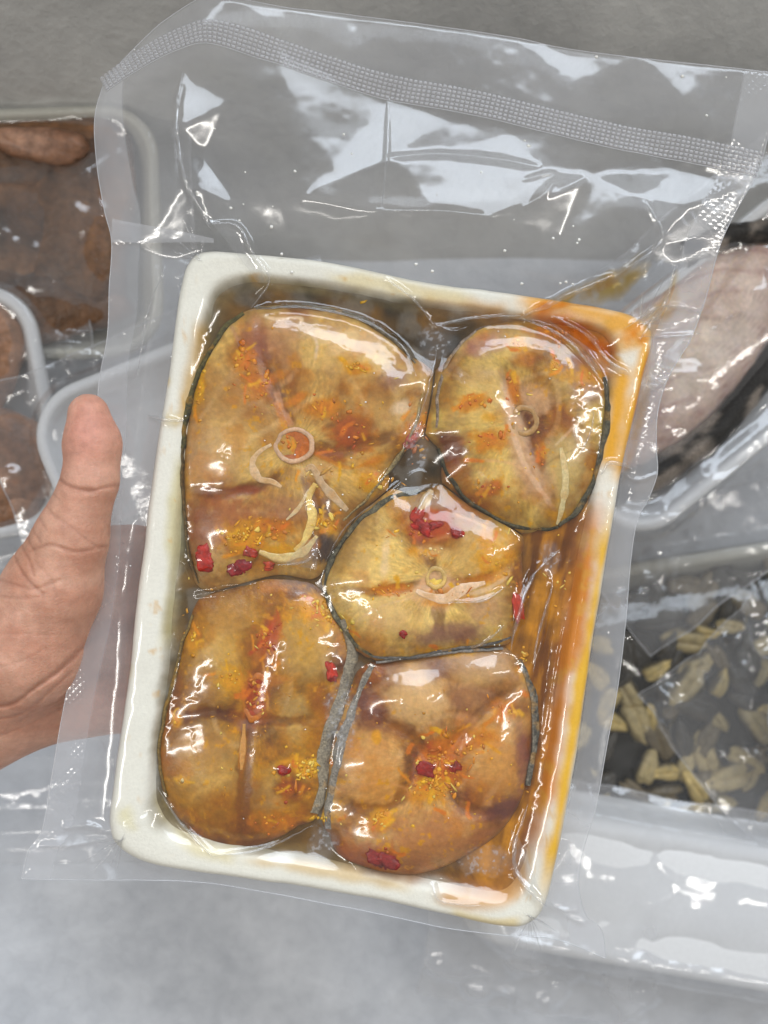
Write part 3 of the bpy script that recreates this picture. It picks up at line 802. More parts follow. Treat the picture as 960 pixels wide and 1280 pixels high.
# stretched membrane (half resolution)
h2 = h0[::2, ::2]
f2 = np.maximum(h2, blur(h2, 4, 2))
for it in range(160):
    a = f2.copy()
    a[1:-1, 1:-1] = 0.25 * (f2[:-2, 1:-1] + f2[2:, 1:-1] + f2[1:-1, :-2] + f2[1:-1, 2:]) - 0.035
    f2 = np.maximum(a, h2)
x2 = np.clip((UU - U0) / 2, 0, f2.shape[1] - 1.001); y2 = np.clip((VV - V0) / 2, 0, f2.shape[0] - 1.001)
xi = x2.astype(int); yi = y2.astype(int); fx = x2 - xi; fy = y2 - yi
film_h = (f2[yi, xi] * (1 - fx) + f2[yi, xi + 1] * fx) * (1 - fy) + (f2[yi + 1, xi] * (1 - fx) + f2[yi + 1, xi + 1] * fx) * fy
film_h = np.maximum(film_h, h0)
film_h = np.where(F > 0.8, np.maximum(blur(film_h, 3, 2), film_h - 0.8), film_h)
film_h = blur(film_h, 2, 2)
# creases and pinched folds in the film: (path, width, height)
CREASE = [
    ([(655, 396), (700, 374), (766, 346)], 5, 11), ([(655, 398), (700, 418), (735, 452), (758, 482)], 3.5, 8), ([(690, 395), (735, 420), (760, 450), (786, 466)], 4, 10), ([(545, 405), (600, 396), (652, 394)], 3, 4), ([(480, 346), (515, 372), (545, 404)], 3, 5),
    ([(310, 386), (380, 384), (450, 399), (500, 428), (520, 468)], 4, 7), ([(540, 404), (570, 412), (600, 400)], 3, 4), ([(262, 283), (298, 285), (318, 320), (336, 350), (312, 382)], 3, 7), ([(232, 100), (226, 160), (236, 230), (264, 290)], 5, 7),
    ([(182, 518), (205, 524), (228, 526)], 3.5, 5), ([(215, 335), (190, 400), (172, 470)], 4, 4), ([(205, 330), (180, 395)], 3, 3), ([(755, 592), (762, 578), (792, 584)], 4, 6), ([(640, 815), (648, 770), (668, 720), (700, 690)], 3.5, 6), ([(668, 700), (690, 730), (680, 800), (668, 840)], 3, 4),
    ([(640, 1092), (660, 1110), (686, 1134)], 4, 6), ([(540, 1104), (552, 1126), (600, 1132)], 3, 4), ([(660, 1010), (645, 1060), (642, 1090)], 4, 5), ([(802, 255), (822, 305), (768, 348)], 4, 6), ([(840, 335), (828, 380), (800, 425)], 4, 7), ([(780, 410), (830, 384), (880, 386)], 3, 4), ([(800, 420), (850, 418), (880, 415)], 3, 3),
    ([(195, 985), (225, 1030), (266, 1070)], 3, 5), ([(155, 1034), (190, 1018)], 4, 4), ([(266, 1070), (330, 1062), (390, 1036)], 3, 4), ([(75, 1038), (105, 1034), (138, 1042)], 4, 6), ([(45, 1060), (90, 1058), (135, 1050)], 3, 5),
    ([(388, 690), (396, 702), (388, 722)], 4, 6), ([(345, 706), (380, 702), (395, 688)], 3, 5), ([(520, 640), (535, 618), (548, 622)], 3, 6), ([(560, 752), (600, 750), (630, 735)], 3, 3), ([(590, 812), (610, 800), (628, 782)], 3, 4), ([(415, 870), (400, 930), (405, 970)], 6, 4), ([(448, 850), (430, 900), (418, 960)], 3, 4),
    ([(560, 420), (545, 470), (520, 540), (470, 610)], 3, 3), ([(540, 600), (520, 590), (470, 630)], 3, 3), ([(240, 745), (300, 735), (350, 725)], 3, 4), ([(240, 730), (228, 700)], 3, 4), ([(480, 200), (560, 196), (676, 212)], 4, 4), ([(478, 276), (545, 272), (620, 280)], 4, 4), ([(486, 120), (484, 190), (478, 270)], 3, 3),
    ([(700, 1145), (735, 1160)], 4, 4), ([(830, 590), (800, 600), (780, 590)], 3, 3), ([(175, 640), (150, 650), (140, 648)], 3, 3), ([(650, 230), (690, 220), (680, 245), (640, 275)], 3, 3), ([(655, 505), (700, 540)], 2, 1), ([(664, 1120), (700, 1140), (728, 1142)], 4, 4), ([(724, 700), (700, 800), (680, 930)], 3, 2),
]
for k, (pts, w, h) in enumerate(CREASE):
    sl, d, pos = polydist(pts, w)
    d = d + 0.25 * w * fbm(UU[sl], VV[sl], 12, 220, 2)
    film_h[sl] += h * np.exp(-np.abs(d / w) ** 1.5) * np.clip(np.sin(np.pi * np.clip(pos, 0.0, 1.0)), 0, 1) ** 0.5
# tight small puckers where the film is sucked on to the food and the tray corners
puck = np.abs(fbm(UU, VV, 34, 230, 4, 0.55))
film_h += np.where(F > 0.9, -0.3 * sstep(0.12, 0.0, puck), 0) * sstep(0.9, 1.2, F)
film_h += 0.12 * fbm(UU, VV, 14, 236, 2) * sstep(0.9, 1.4, F)
film_h = blur(film_h, 1, 1) + 1.4

# bag outline: four sides, then a grid blended between them
Lp = spline([(130, 95), (116, 140), (118, 200), (128, 260), (137, 300), (133, 360), (130, 420), (119, 480), (117, 560), (112, 650), (108, 720), (98, 790), (84, 850), (72, 910), (60, 980), (49, 1040), (32, 1066), (23, 1102)], 700)
Rp = spline([(975, 92), (958, 180), (946, 218), (920, 265), (900, 310), (886, 370), (868, 420), (850, 450), (835, 480), (825, 520), (824, 560), (825, 590), (815, 620), (800, 650), (792, 700), (785, 780), (775, 860), (762, 930), (748, 1010), (731, 1070), (726, 1112), (735, 1148), (755, 1168), (760, 1203)], 700)
Tp = spline([(130, 95), (160, 66), (200, 30), (250, 3), (290, 2), (360, 12), (440, 18), (520, 30), (640, 47), (700, 60), (800, 75), (880, 85), (975, 92)], 560)
Bp = spline([(23, 1102), (120, 1104), (240, 1106), (330, 1120), (450, 1142), (560, 1165), (640, 1174), (700, 1180), (760, 1203)], 560)
sU = np.linspace(0, 1, 560)[None, :, None]; sV = np.linspace(0, 1, 700)[:, None, None]
G = (1 - sU) * Lp[:, None, :] + sU * Rp[:, None, :] + (1 - sV) * Tp[None] + sV * Bp[None] - ((1 - sU) * (1 - sV) * Tp[0] + sU * (1 - sV) * Tp[-1] + (1 - sU) * sV * Bp[0] + sU * sV * Bp[-1])
gu, gv = G[..., 0], G[..., 1]
dl = gu - gu[:, :1]; dr = gu[:, -1:] - gu
gz = samp(film_h, gu, gv)
gF = samp(F, gu, gv)
seam = np.maximum(1 - sstep(36, 40, dl), 1 - sstep(44, 48, dr))
hz_n = fbm(gu, gv, 80, 240, 4)
hz = 0.20 + 0.07 * hz_n + 0.12 * seam
fl = sstep(330, 300, gv - 0.12 * (gu - 240))
hz = hz - 0.11 * fl * (1 - seam) + 0.12 * sstep(0.09, 0.05, np.broadcast_to(sV[..., 0], gu.shape))
hz = hz + 0.14 * np.exp(-(((gu - 185) / 75) ** 2 + ((gv - 210) / 120) ** 2))
hz = np.where(gF > -0.08, hz * (1 - sstep(-0.08, 0.12, gF)) + 0.010 * sstep(-0.08, 0.12, gF), hz)
# trapped air bubbles where the film is not quite touching
gap = samp(film_h - np.maximum(base_h, -60), gu, gv)
bub = sstep(0.1, 0.5, fbm(gu, gv, 4.0, 250, 2)) * 0.35 + 0.12
for (cu, cv, ru, rv) in [(548, 428, 26, 26), (404, 1058, 22, 26), (425, 900, 22, 60), (608, 1080, 36, 22), (520, 560, 14, 40), (690, 700, 14, 26)]:
    q = np.hypot((gu - cu) / ru, (gv - cv) / rv) + 0.3 * fbm(gu, gv, 16, 255, 3)
    hz = hz + bub * (1 - sstep(0.6, 1.1, q)) * 0.8
pouch = empty("vacuum_pouch", (0, 0, -78 * S), "clear vacuum pouch with ribbed top seal, sealed tightly over the marinated fish tray", "pouch")
pv = np.stack([(gu - 480) * S, (640 - gv) * S, gz * S], -1).reshape(-1, 3)
mesh_obj("front_film", pv, grid_faces(700, 560)[:, ::-1], M['film'], pouch, attrs=dict(haze=np.clip(hz, 0, 0.6), emboss=seam))
# back sheet: hugs the underside of the tray
bu, bv = gu[::3, ::3], gv[::3, ::3]
bF = gF[::3, ::3]
bz = np.where(bF > -0.25, -82.0, samp(film_h, bu, bv) - 3.0)
bz = np.minimum(bz, samp(film_h, bu, bv) - 3.0)
for _ in range(30):
    a = bz.copy(); a[1:-1, 1:-1] = .25 * (bz[:-2, 1:-1] + bz[2:, 1:-1] + bz[1:-1, :-2] + bz[1:-1, 2:])
    bz = np.where(bF > -0.05, np.minimum(a, -80), np.minimum(a, samp(film_h, bu, bv) - 2.5))
bz = bz - 5 * sstep(330, 260, bv) * (0.5 + 0.5 * fbm(bu, bv, 90, 260, 3))
bn, bm = bu.shape
mesh_obj("back_film", np.stack([(bu - 480) * S, (640 - bv) * S, bz * S], -1).reshape(-1, 3), grid_faces(bn, bm)[:, ::-1], M['film_back'], pouch,
         attrs=dict(haze=np.clip(0.09 + 0.05 * fbm(bu, bv, 90, 265, 3), 0, 1)))


def tube(path, rad, n=6):
    """path in metres (k,3) -> verts, faces"""
    path = np.asarray(path); k = len(path)
    tg = np.gradient(path, axis=0); tg /= np.linalg.norm(tg, axis=1)[:, None] + 1e-12
    up = np.array([0, 0, 1.0]); a = np.cross(tg, up); a /= np.linalg.norm(a, axis=1)[:, None] + 1e-9; b = np.cross(a, tg)
    ph = np.linspace(0, 2 * np.pi, n, endpoint=False)
    rad = np.broadcast_to(np.asarray(rad, dtype=float), (k,))
    v = path[:, None, :] + rad[:, None, None] * (np.cos(ph)[None, :, None] * a[:, None, :] + np.sin(ph)[None, :, None] * b[:, None, :])
    return v.reshape(-1, 3), grid_faces(k, n, True)


def on_film(pts, lift=0.6):
    p = np.asarray(pts)
    return np.column_stack([(p[:, 0] - 480) * S, (640 - p[:, 1]) * S, (samp(film_h, p[:, 0], p[:, 1]) + lift) * S])


for pth in (Lp, Rp, Tp, Bp):
    v, f = tube(on_film(pth[::3], 0.0), 0.55 * S, 5)
    mesh_obj("cut_edge", v, f, M['edge'], pouch)  # pale tube painting the highlight along the film's cut edge
# ribbed heat seal across the top: six rows of pressed cells
bc = spline([(126, 103), (160, 84), (205, 62), (250, 49), (285, 50), (340, 65), (410, 87), (480, 107), (600, 132), (700, 156), (800, 178), (880, 193), (952, 206)], 1100)
tgb = np.gradient(bc, axis=0); tgb /= np.linalg.norm(tgb, axis=1)[:, None]
nrm = np.stack([-tgb[:, 1], tgb[:, 0]], 1)
ac = np.linspace(-15, 15, 37)
su = bc[:, None, :] + nrm[:, None, :] * ac[None, :, None] * (0.75 + 0.25 * sstep(126, 330, bc[:, 0]))[:, None, None]
alen = np.concatenate([[0], np.cumsum(np.linalg.norm(np.diff(bc, axis=0), axis=1))])
cell = np.clip(1.6 * np.abs(np.sin(np.pi * alen / 6.2)), 0, 1)[:, None] * np.clip(1.6 * np.abs(np.sin(np.pi * (ac + 15) / 5.0)), 0, 1)[None, :]
sz = samp(film_h, su[..., 0], su[..., 1]) + 0.9 + 2.2 * cell
o = mesh_obj("heat_seal", np.stack([(su[..., 0] - 480) * S, (640 - su[..., 1]) * S, sz * S], -1).reshape(-1, 3), grid_faces(1100, 37), M['seal'], pouch, attrs=dict(haze=0.12 + 0.55 * sstep(.35, .9, cell)))
o["label"] = "ribbed grey heat seal band across the pouch's open end"
for off in (15.5,):
    v, f = tube(on_film(bc[::4] + nrm[::4] * off * (0.75 + 0.25 * sstep(126, 330, bc[::4, 0]))[:, None], 0.8), 0.6 * S, 5)
    mesh_obj("seal_edge", v, f, M['edge'], pouch)
# folded-over corner of the side seam and a few doubled-up pleats
def patch(name, quad, n, m, lift, mat):
    a, b, c, d = [np.array(q, dtype=float) for q in quad]
    t = np.linspace(0, 1, n)[:, None, None]; w = np.linspace(0, 1, m)[None, :, None]
    q = (1 - t) * ((1 - w) * a + w * b) + t * ((1 - w) * d + w * c)
    z = samp(film_h, q[..., 0], q[..., 1]) + lift + 0.6 * fbm(q[..., 0], q[..., 1], 14, 270, 3)
    return mesh_obj(name, np.stack([(q[..., 0] - 480) * S, (640 - q[..., 1]) * S, z * S], -1).reshape(-1, 3), grid_faces(n, m)[:, ::-1], mat, pouch)


patch("folded_corner", [(139, 272), (268, 300), (268, 305), (137, 301)], 14, 40, 2.5, M['fold'])
patch("pleat", [(264, 278), (297, 284), (336, 352), (322, 352)], 24, 14, 3.0, M['pleat'])
patch("pleat", [(684, 398), (742, 436), (790, 470), (745, 462)], 20, 14, 2.0, M['pleat'])
patch("pleat", [(380, 676), (398, 672), (396, 712), (356, 706)], 20, 14, 2.0, M['pleat'])
patch("pleat", [(640, 1040), (650, 1050), (684, 1134), (642, 1096)], 20, 14, 2.0, M['pleat'])

# tubes added along the pinched creases, round so they catch continuous highlights
for pts, rad in [([(650, 398), (700, 375), (768, 345)], 3.4), ([(690, 394), (735, 419), (760, 449), (787, 467)], 2.4), ([(655, 399), (700, 419), (735, 453), (757, 483)], 2.0), ([(310, 386), (380, 383), (450, 398), (500, 428), (521, 470)], 1.6), ([(545, 405), (600, 396), (652, 395)], 1.6),
                 ([(640, 815), (648, 770), (668, 720), (702, 688)], 2.6), ([(668, 842), (676, 790), (692, 735), (688, 712)], 1.8), ([(802, 255), (822, 305), (768, 348)], 1.8), ([(842, 335), (828, 380), (800, 425)], 2.6), ([(232, 98), (226, 160), (236, 230), (264, 290)], 3.0), ([(262, 283), (298, 285), (318, 320), (336, 350), (312, 382)], 1.8),
                 ([(182, 518), (205, 524), (230, 526)], 2.4), ([(752, 594), (762, 578), (794, 586)], 2.6), ([(480, 346), (515, 372), (545, 404)], 1.6), ([(520, 642), (535, 618), (548, 624)], 1.8), ([(345, 706), (380, 702), (396, 686), (390, 664)], 2.0), ([(560, 752), (600, 750), (632, 733)], 1.6), ([(590, 812), (610, 800), (630, 780)], 1.4),
                 ([(195, 985), (225, 1030), (266, 1070)], 1.6), ([(662, 1008), (645, 1060), (650, 1096), (684, 1134)], 2.4), ([(540, 1104), (552, 1126), (602, 1132)], 1.4), ([(266, 1070), (330, 1062), (390, 1036)], 1.4), ([(744, 512), (738, 540), (722, 570)], 1.2), ([(205, 330), (180, 395), (168, 470)], 1.4), ([(780, 410), (830, 384), (882, 388)], 1.4),
                 ([(800, 420), (850, 418), (880, 414)], 1.2), ([(486, 122), (484, 190), (478, 270)], 1.2), ([(548, 430), (540, 470), (522, 530)], 1.2), ([(470, 628), (430, 660), (408, 700)], 1.0)]:
    pp = spline(pts, 70)
    nn = np.gradient(pp, axis=0); nn = np.stack([-nn[:, 1], nn[:, 0]], 1); nn /= np.linalg.norm(nn, axis=1)[:, None]
    pp = pp + nn * (1.6 * fbm(pp[:, 0], pp[:, 1], 18, 640, 3))[:, None]
    rd = rad * np.clip(np.sin(np.linspace(0.04, np.pi - .04, 70)), 0, 1) ** .6 * (1 + .4 * fbm(pp[:, 0], pp[:, 1], 10, 644, 2))
    v, f = tube(on_film(pp, 0.2), rd * S, 10)
    mesh_obj("crease", v, f, M['pleat'], pouch)

for (cu, cv, a0, a1, r0, r1) in [(250, 325, 185, 285, 8, 70), (800, 405, 260, 370, 4, 62), (662, 1145, 20, 110, 4, 58), (152, 1050, 100, 190, 2, 62)]:
    for k in range(7):
        a = math.radians(a0 + (a1 - a0) * (k + rng.uniform(.1, .9)) / 7)
        ra, rb = r0 + rng.uniform(-14, 6), r1 * rng.uniform(.45, 1.0)
        bend = rng.uniform(-.12, .12)
        pp = spline([(cu + ra * math.cos(a), cv + ra * math.sin(a)), (cu + .5 * (ra + rb) * math.cos(a + bend), cv + .5 * (ra + rb) * math.sin(a + bend)), (cu + rb * math.cos(a + bend), cv + rb * math.sin(a + bend))], 40)
        v, f = tube(on_film(pp, 0.1), rng.uniform(.6, 1.5) * np.sin(np.linspace(.05, np.pi - .05, 40)) ** .7 * S, 8)
        mesh_obj("crease", v, f, M['pleat'], pouch)

# yellow oil caught between the sheets of the pouch
om, ont, oo = new_mat("trapped_oil")
ot = N(ont, "ShaderNodeBsdfTransparent"); oa = N(ont, "ShaderNodeAttribute", attribute_name="tint"); L(ont, oa, "Color", ot, 0); L(ont, ot, 0, oo, 0)
for pts, w, lab in [([(640, 400), (700, 377), (766, 347), (804, 316)], 11, "yellow oil caught in the pinched fold across the tray's top edge"), ([(758, 440), (800, 416), (836, 380), (845, 338)], 17, "orange oil running out past the tray's oily corner into the pouch"),
                    ([(720, 380), (770, 358), (812, 330)], 15, "thin yellow oil smear above the tray's oily corner"), ([(814, 430), (802, 520), (780, 606)], 9, "yellow oil line along the outside of the tray's oily side"), ([(690, 402), (735, 420), (785, 462)], 14, "yellow oil under the creased film over the oval steak's edge")]:
    p = spline(pts, 70)
    t = np.gradient(p, axis=0); t /= np.linalg.norm(t, axis=1)[:, None]; n = np.stack([-t[:, 1], t[:, 0]], 1)
    a = np.linspace(-1, 1, 21)
    wd = w * np.sin(np.linspace(.25, np.pi - .1, 70)) ** .7 * (1 + .5 * fbm(p[:, 0], p[:, 1], 22, 650, 3))
    q = p[:, None, :] + n[:, None, :] * (a[None, :, None] * wd[:, None, None])
    z = samp(film_h, q[..., 0], q[..., 1]) - 0.5
    al = (1 - np.abs(a[None, :]) ** 2) * np.sin(np.linspace(.0, np.pi, 70))[:, None] ** .5 * np.clip(.75 + .8 * fbm(q[..., 0], q[..., 1], 16, 655, 4), 0, 1)
    c = 1 - al[..., None] * (1 - np.array([.93, .60, .07]))
    o = mesh_obj("trapped_oil", np.stack([(q[..., 0] - 480) * S, (640 - q[..., 1]) * S, z * S], -1).reshape(-1, 3), grid_faces(70, 21), om, colors=c.reshape(-1, 3))
    tag(o, lab, "oil")

# ------------------------------------------------------------------ steak meshes
LABELS = {
    'horseshoe': "largest fish steak, horseshoe shaped, with open belly and hollow ring bone",
    'oval': "oval fish steak with pale star shaped bone in the oiliest tray corner",
    'centre': "pale round fish steak in the middle with a yellow button bone",
    'lowerleft': "darkest amber fish steak with a long orange hollow down its middle",
    'lowerright': "fish steak of rounded muscle lobes around an orange spice heap",
}
NR, NAS = 96, 430
tha = np.linspace(-np.pi, np.pi, NAS, endpoint=False)
steak_obj = {}
for i, s in enumerate(ST):
    st = s['star']
    e = empty("fish_steak", ((st.c[0] - 480) * S, (640 - st.c[1]) * S, -70 * S), LABELS[s['key']], "fish steak", "fish steaks packed in the tray")
    steak_obj[s['key']] = e
    R_ = st.R(tha)
    rho = np.concatenate([np.linspace(0.0, 1.0, NR) ** 0.85, [1.0, 0.99, 0.95, 0.9]])
    u = st.c[0] + rho[:, None] * R_[None] * np.cos(tha); v = st.c[1] + rho[:, None] * R_[None] * np.sin(tha)
    z = s['base'] + samp(bump_h, u, v) - 13 * rho[:, None] ** 7 - 5 * rho[:, None] ** 2
    for k, zz in zip((NR, NR + 1, NR + 2, NR + 3), (-24, -40, -58, -69)): z[k] = zz
    # butted against the next steak: stay on its own side
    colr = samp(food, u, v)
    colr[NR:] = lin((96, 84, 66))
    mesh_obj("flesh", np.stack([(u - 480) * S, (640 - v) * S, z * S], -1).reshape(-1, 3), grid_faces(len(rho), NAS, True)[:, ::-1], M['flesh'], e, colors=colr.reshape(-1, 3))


def skin_strip(key, pts, w, zt, dark=(58, 56, 48), pale=(120, 112, 92), z_off=1.0):
    """band of dark fish skin that stands along a steak's edge"""
    e = steak_obj[key]
    p = spline(pts, 140)
    t = np.gradient(p, axis=0); t /= np.linalg.norm(t, axis=1)[:, None]; n = np.stack([-t[:, 1], t[:, 0]], 1)
    p = p + n * (2.2 * fbm(p[:, 0], p[:, 1], 22, 281, 3))[:, None]
    a = np.linspace(-1, 1, 13)
    wd = w * (0.55 + 0.45 * np.sin(np.linspace(0.1, np.pi - 0.1, 140))) * (1 + 0.45 * fbm(p[:, 0], p[:, 1], 24, 280, 3))
    q = p[:, None, :] + n[:, None, :] * (a[None, :, None] * wd[:, None, None])
    z0 = np.maximum(samp(blur_base, p[:, 0], p[:, 1]), zt)
    z = z0[:, None] + z_off + 2.2 * (1 - a[None, :] ** 2) - 9 * np.abs(a[None, :]) ** 3 + 0.8 * fbm(q[..., 0], q[..., 1], 10, 285, 3)
    z = np.minimum(z, samp(film_h, q[..., 0], q[..., 1]) - 1.0)
    k = np.clip(0.42 + 0.5 * fbm(q[..., 0], q[..., 1], 4, 290, 3, .6) + 0.25 * a[None, :], 0, 1)[..., None]
    c = lin(dark) * (1 - k) + lin(pale) * k
    ky = sstep(.25, .5, fbm(q[..., 0], q[..., 1], 18, 295, 4))[..., None] * .35
    c = c * (1 - ky) + lin((190, 136, 36)) * ky
    mesh_obj("skin", np.stack([(q[..., 0] - 480) * S, (640 - q[..., 1]) * S, z * S], -1).reshape(-1, 3), grid_faces(140, 13), M['skin_fish'], e, colors=c.reshape(-1, 3))


blur_base = blur(np.maximum(base_h, -40), 3, 1)
skin_strip('horseshoe', [(302, 388), (282, 405), (262, 435), (243, 472), (231, 515), (226, 560)], 6, -14, (46, 46, 30), (112, 100, 50))
skin_strip('horseshoe', [(226, 560), (226, 620), (233, 690), (246, 730)], 3.5, -14, (70, 58, 34), (130, 104, 60))
skin_strip('horseshoe', [(318, 383), (380, 380), (440, 392), (490, 420), (520, 452)], 3.5, -12, (70, 66, 58), (150, 140, 118))
skin_strip('horseshoe', [(529, 490), (515, 538), (490, 582), (456, 624), (428, 650)], 3.5, -12, (110, 100, 76), (176, 152, 100))
skin_strip('oval', [(757, 470), (762, 505), (757, 550), (744, 600), (722, 640), (700, 656)], 6, -10, (40, 42, 36), (120, 112, 88))
skin_strip('oval', [(700, 658), (670, 662), (630, 652), (590, 628), (562, 596), (548, 560)], 4.5, -12, (38, 38, 30), (104, 96, 70))
skin_strip('oval', [(546, 540), (549, 490), (566, 442), (596, 412)], 3.5, -12, (110, 92, 74), (180, 160, 140))
skin_strip('centre', [(525, 613), (488, 624), (454, 648), (428, 676), (411, 710), (405, 738)], 5, -10, (44, 44, 38), (126, 118, 92))
skin_strip('centre', [(405, 738), (420, 772), (442, 803), (466, 822)], 5, -10, (50, 50, 40), (130, 122, 92))
skin_strip('centre', [(466, 822), (510, 824), (560, 813), (610, 806), (640, 798)], 4, -10, (62, 62, 62), (140, 134, 126))
skin_strip('lowerleft', [(428, 775), (439, 815), (430, 855), (412, 905), (400, 950), (402, 985), (392, 1020)], 12, -12, (118, 108, 92), (172, 160, 136))
skin_strip('lowerleft', [(238, 770), (222, 820), (206, 885), (196, 950), (205, 1000)], 4, -14, (96, 78, 38), (150, 122, 66))
skin_strip('lowerright', [(466, 832), (448, 868), (436, 905), (424, 950), (414, 1000), (410, 1040)], 8, -12, (104, 98, 90), (166, 156, 140))
skin_strip('lowerright', [(470, 830), (520, 822), (570, 816), (630, 812)], 4, -11, (110, 108, 106), (170, 164, 154))
skin_strip('lowerright', [(652, 826), (668, 870), (670, 930), (662, 985)], 5, -10, (46, 46, 42), (140, 132, 116))


def ellipsoid(cu, cv, cz, a, b, c, turn, seed, nz=0.15, n=14, m=22, sq=1.0):
    ph = np.linspace(0.0, np.pi, n)[:, None]; t = np.linspace(0, 2 * np.pi, m, endpoint=False)[None]
    x = np.sin(ph) * np.cos(t); y = np.sin(ph) * np.sin(t); z = np.cos(ph) + 0 * t
    k = 1 + nz * (fbm(x * 20 + 7 * z, y * 20 - 5 * z, 14, 300 + seed % 9, 3))
    k[0] = k[0].mean(); k[-1] = k[-1].mean()
    x = np.sign(x) * np.abs(x) ** sq * a * k; y = np.sign(y) * np.abs(y) ** sq * b * k; z = np.sign(z) * np.abs(z) ** sq * c * k
    r = math.radians(turn)
    uu = cu + x * math.cos(r) - y * math.sin(r); vv = cv + x * math.sin(r) + y * math.cos(r)
    return uu, vv, cz + z, grid_faces(n, m, True)


def to_m(u, v, z):
    return np.stack([(u - 480) * S, (640 - v) * S, z * S], -1).reshape(-1, 3)


def ring_bone(key, cu, cv, rad, thick, c_ring, c_in, squash=1.0, turn=0):
    e = steak_obj[key]
    t = np.linspace(0, 2 * np.pi, 60, endpoint=False)
    z0 = float(samp(base_h, np.array([cu]), np.array([cv]))[0])
    tr_ = math.radians(turn)
    wob_ = 1 + 0.14 * fbm(np.cos(t) * 20, np.sin(t) * 20, 14, 318, 3)
    x = rad * np.cos(t) * wob_; y = rad * squash * np.sin(t) * wob_
    cuv = np.stack([cu + x * math.cos(tr_) - y * math.sin(tr_), cv + x * math.sin(tr_) + y * math.cos(tr_)], 1)
    ph = np.linspace(0, 2 * np.pi, 8, endpoint=False)
    u = cu + (cuv[:, 0] - cu)[:, None] * (1 + thick / rad * np.cos(ph)[None]); v = cv + (cuv[:, 1] - cv)[:, None] * (1 + thick / rad * np.cos(ph)[None])
    z = z0 + 1.0 + 1.5 * np.sin(ph)[None] + 0.6 * fbm(u, v, 8, 310, 2)
    f = grid_faces(60, 8, True)
    f2_ = np.array([[59 * 8 + j, 59 * 8 + (j + 1) % 8, (j + 1) % 8, j] for j in range(8)])
    k = np.clip(.5 + .7 * fbm(u, v, 10, 312, 3), 0, 1)[..., None]
    bone = mesh_obj("backbone", to_m(u, v, z), np.vstack([f, f2_]), M['bone'], e, colors=(lin(c_ring) * (1 - k) + lin(tuple(int(x * .85) for x in c_ring)) * k).reshape(-1, 3))
    rr_ = np.linspace(0.02, 1, 12)[:, None]
    u = cu + rr_ * (cuv[:, 0] - cu)[None]; v = cv + rr_ * (cuv[:, 1] - cv)[None]
    z = z0 + 1.4 - 2.0 * (1 - rr_ ** 2) + 1.0 * fbm(u, v, 7, 314, 3)
    k = np.clip(.5 + .9 * fbm(u, v, 8, 316, 3), 0, 1)[..., None]
    mesh_obj("marrow", to_m(u, v, z), grid_faces(12, 60, True)[:, ::-1], M['bone'], bone, colors=(lin(c_in) * (1 - k) + lin(tuple(min(255, int(x * 1.25)) for x in c_in)) * k).reshape(-1, 3))


ring_bone('horseshoe', 368, 556, 20, 3.0, (222, 178, 140), (170, 92, 30), 1.1, 80)
ring_bone('oval', 654, 526, 16, 4.0, (196, 150, 90), (222, 176, 104), 1.0)
ring_bone('centre', 544, 722, 11, 3.0, (232, 190, 110), (226, 176, 74), 1.05)
ring_bone('lowerleft', 319, 872, 14, 2.5, (206, 120, 44), (140, 52, 14), 1.9, 8)


def membrane(key, pts, w, c, lift=1.0, name="membrane"):
    """pale strip of gut lining or sinew lying on a steak"""
    p = spline(pts, 60)
    t = np.gradient(p, axis=0); t /= np.linalg.norm(t, axis=1)[:, None]; n = np.stack([-t[:, 1], t[:, 0]], 1)
    a = np.linspace(-1, 1, 9)
    wd = w * (0.35 + 0.65 * np.sin(np.linspace(0.15, np.pi - 0.15, 60))) * (1 + 0.35 * fbm(p[:, 0], p[:, 1], 12, 320, 2))
    q = p[:, None, :] + n[:, None, :] * (a[None, :, None] * wd[:, None, None])
    z = np.maximum(samp(blur_base, q[..., 0], q[..., 1]), -16) + lift + 2.0 * (1 - a[None, :] ** 2) - 1.5 * np.abs(a[None]) ** 2
    z = np.minimum(z, samp(film_h, q[..., 0], q[..., 1]) - 0.7)
    k = np.clip(.4 + .8 * fbm(q[..., 0], q[..., 1], 9, 325, 3), 0, 1)[..., None]
    cc = lin(c) * (1 - k) + lin((206, 150, 70)) * k * .6 + lin(c) * k * .4
    mesh_obj(name, np.stack([(q[..., 0] - 480) * S, (640 - q[..., 1]) * S, z * S], -1).reshape(-1, 3), grid_faces(60, 9), M['bone'], steak_obj[key], colors=cc.reshape(-1, 3))


membrane('horseshoe', [(340, 556), (324, 566), (316, 580), (324, 598), (340, 602), (352, 609)], 5, (226, 190, 146))
membrane('horseshoe', [(382, 588), (390, 584), (402, 604), (418, 622), (434, 638)], 6, (206, 174, 134))
membrane('horseshoe', [(394, 604), (386, 622), (390, 648), (380, 676), (368, 688)], 6, (238, 206, 120))
membrane('horseshoe', [(324, 690), (350, 698), (378, 690), (396, 670)], 6, (238, 214, 150))
membrane('horseshoe', [(386, 612), (374, 634), (358, 650)], 3, (224, 196, 150))
membrane('oval', [(700, 560), (706, 600), (702, 640), (698, 656)], 5, (226, 206, 150))
membrane('centre', [(520, 738), (534, 744), (556, 748), (578, 736), (606, 728)], 7, (240, 204, 168))
membrane('centre', [(524, 640), (532, 626), (540, 612)], 7, (226, 200, 160))
membrane('lowerleft', [(305, 905), (304, 930), (302, 962)], 4, (206, 146, 74))

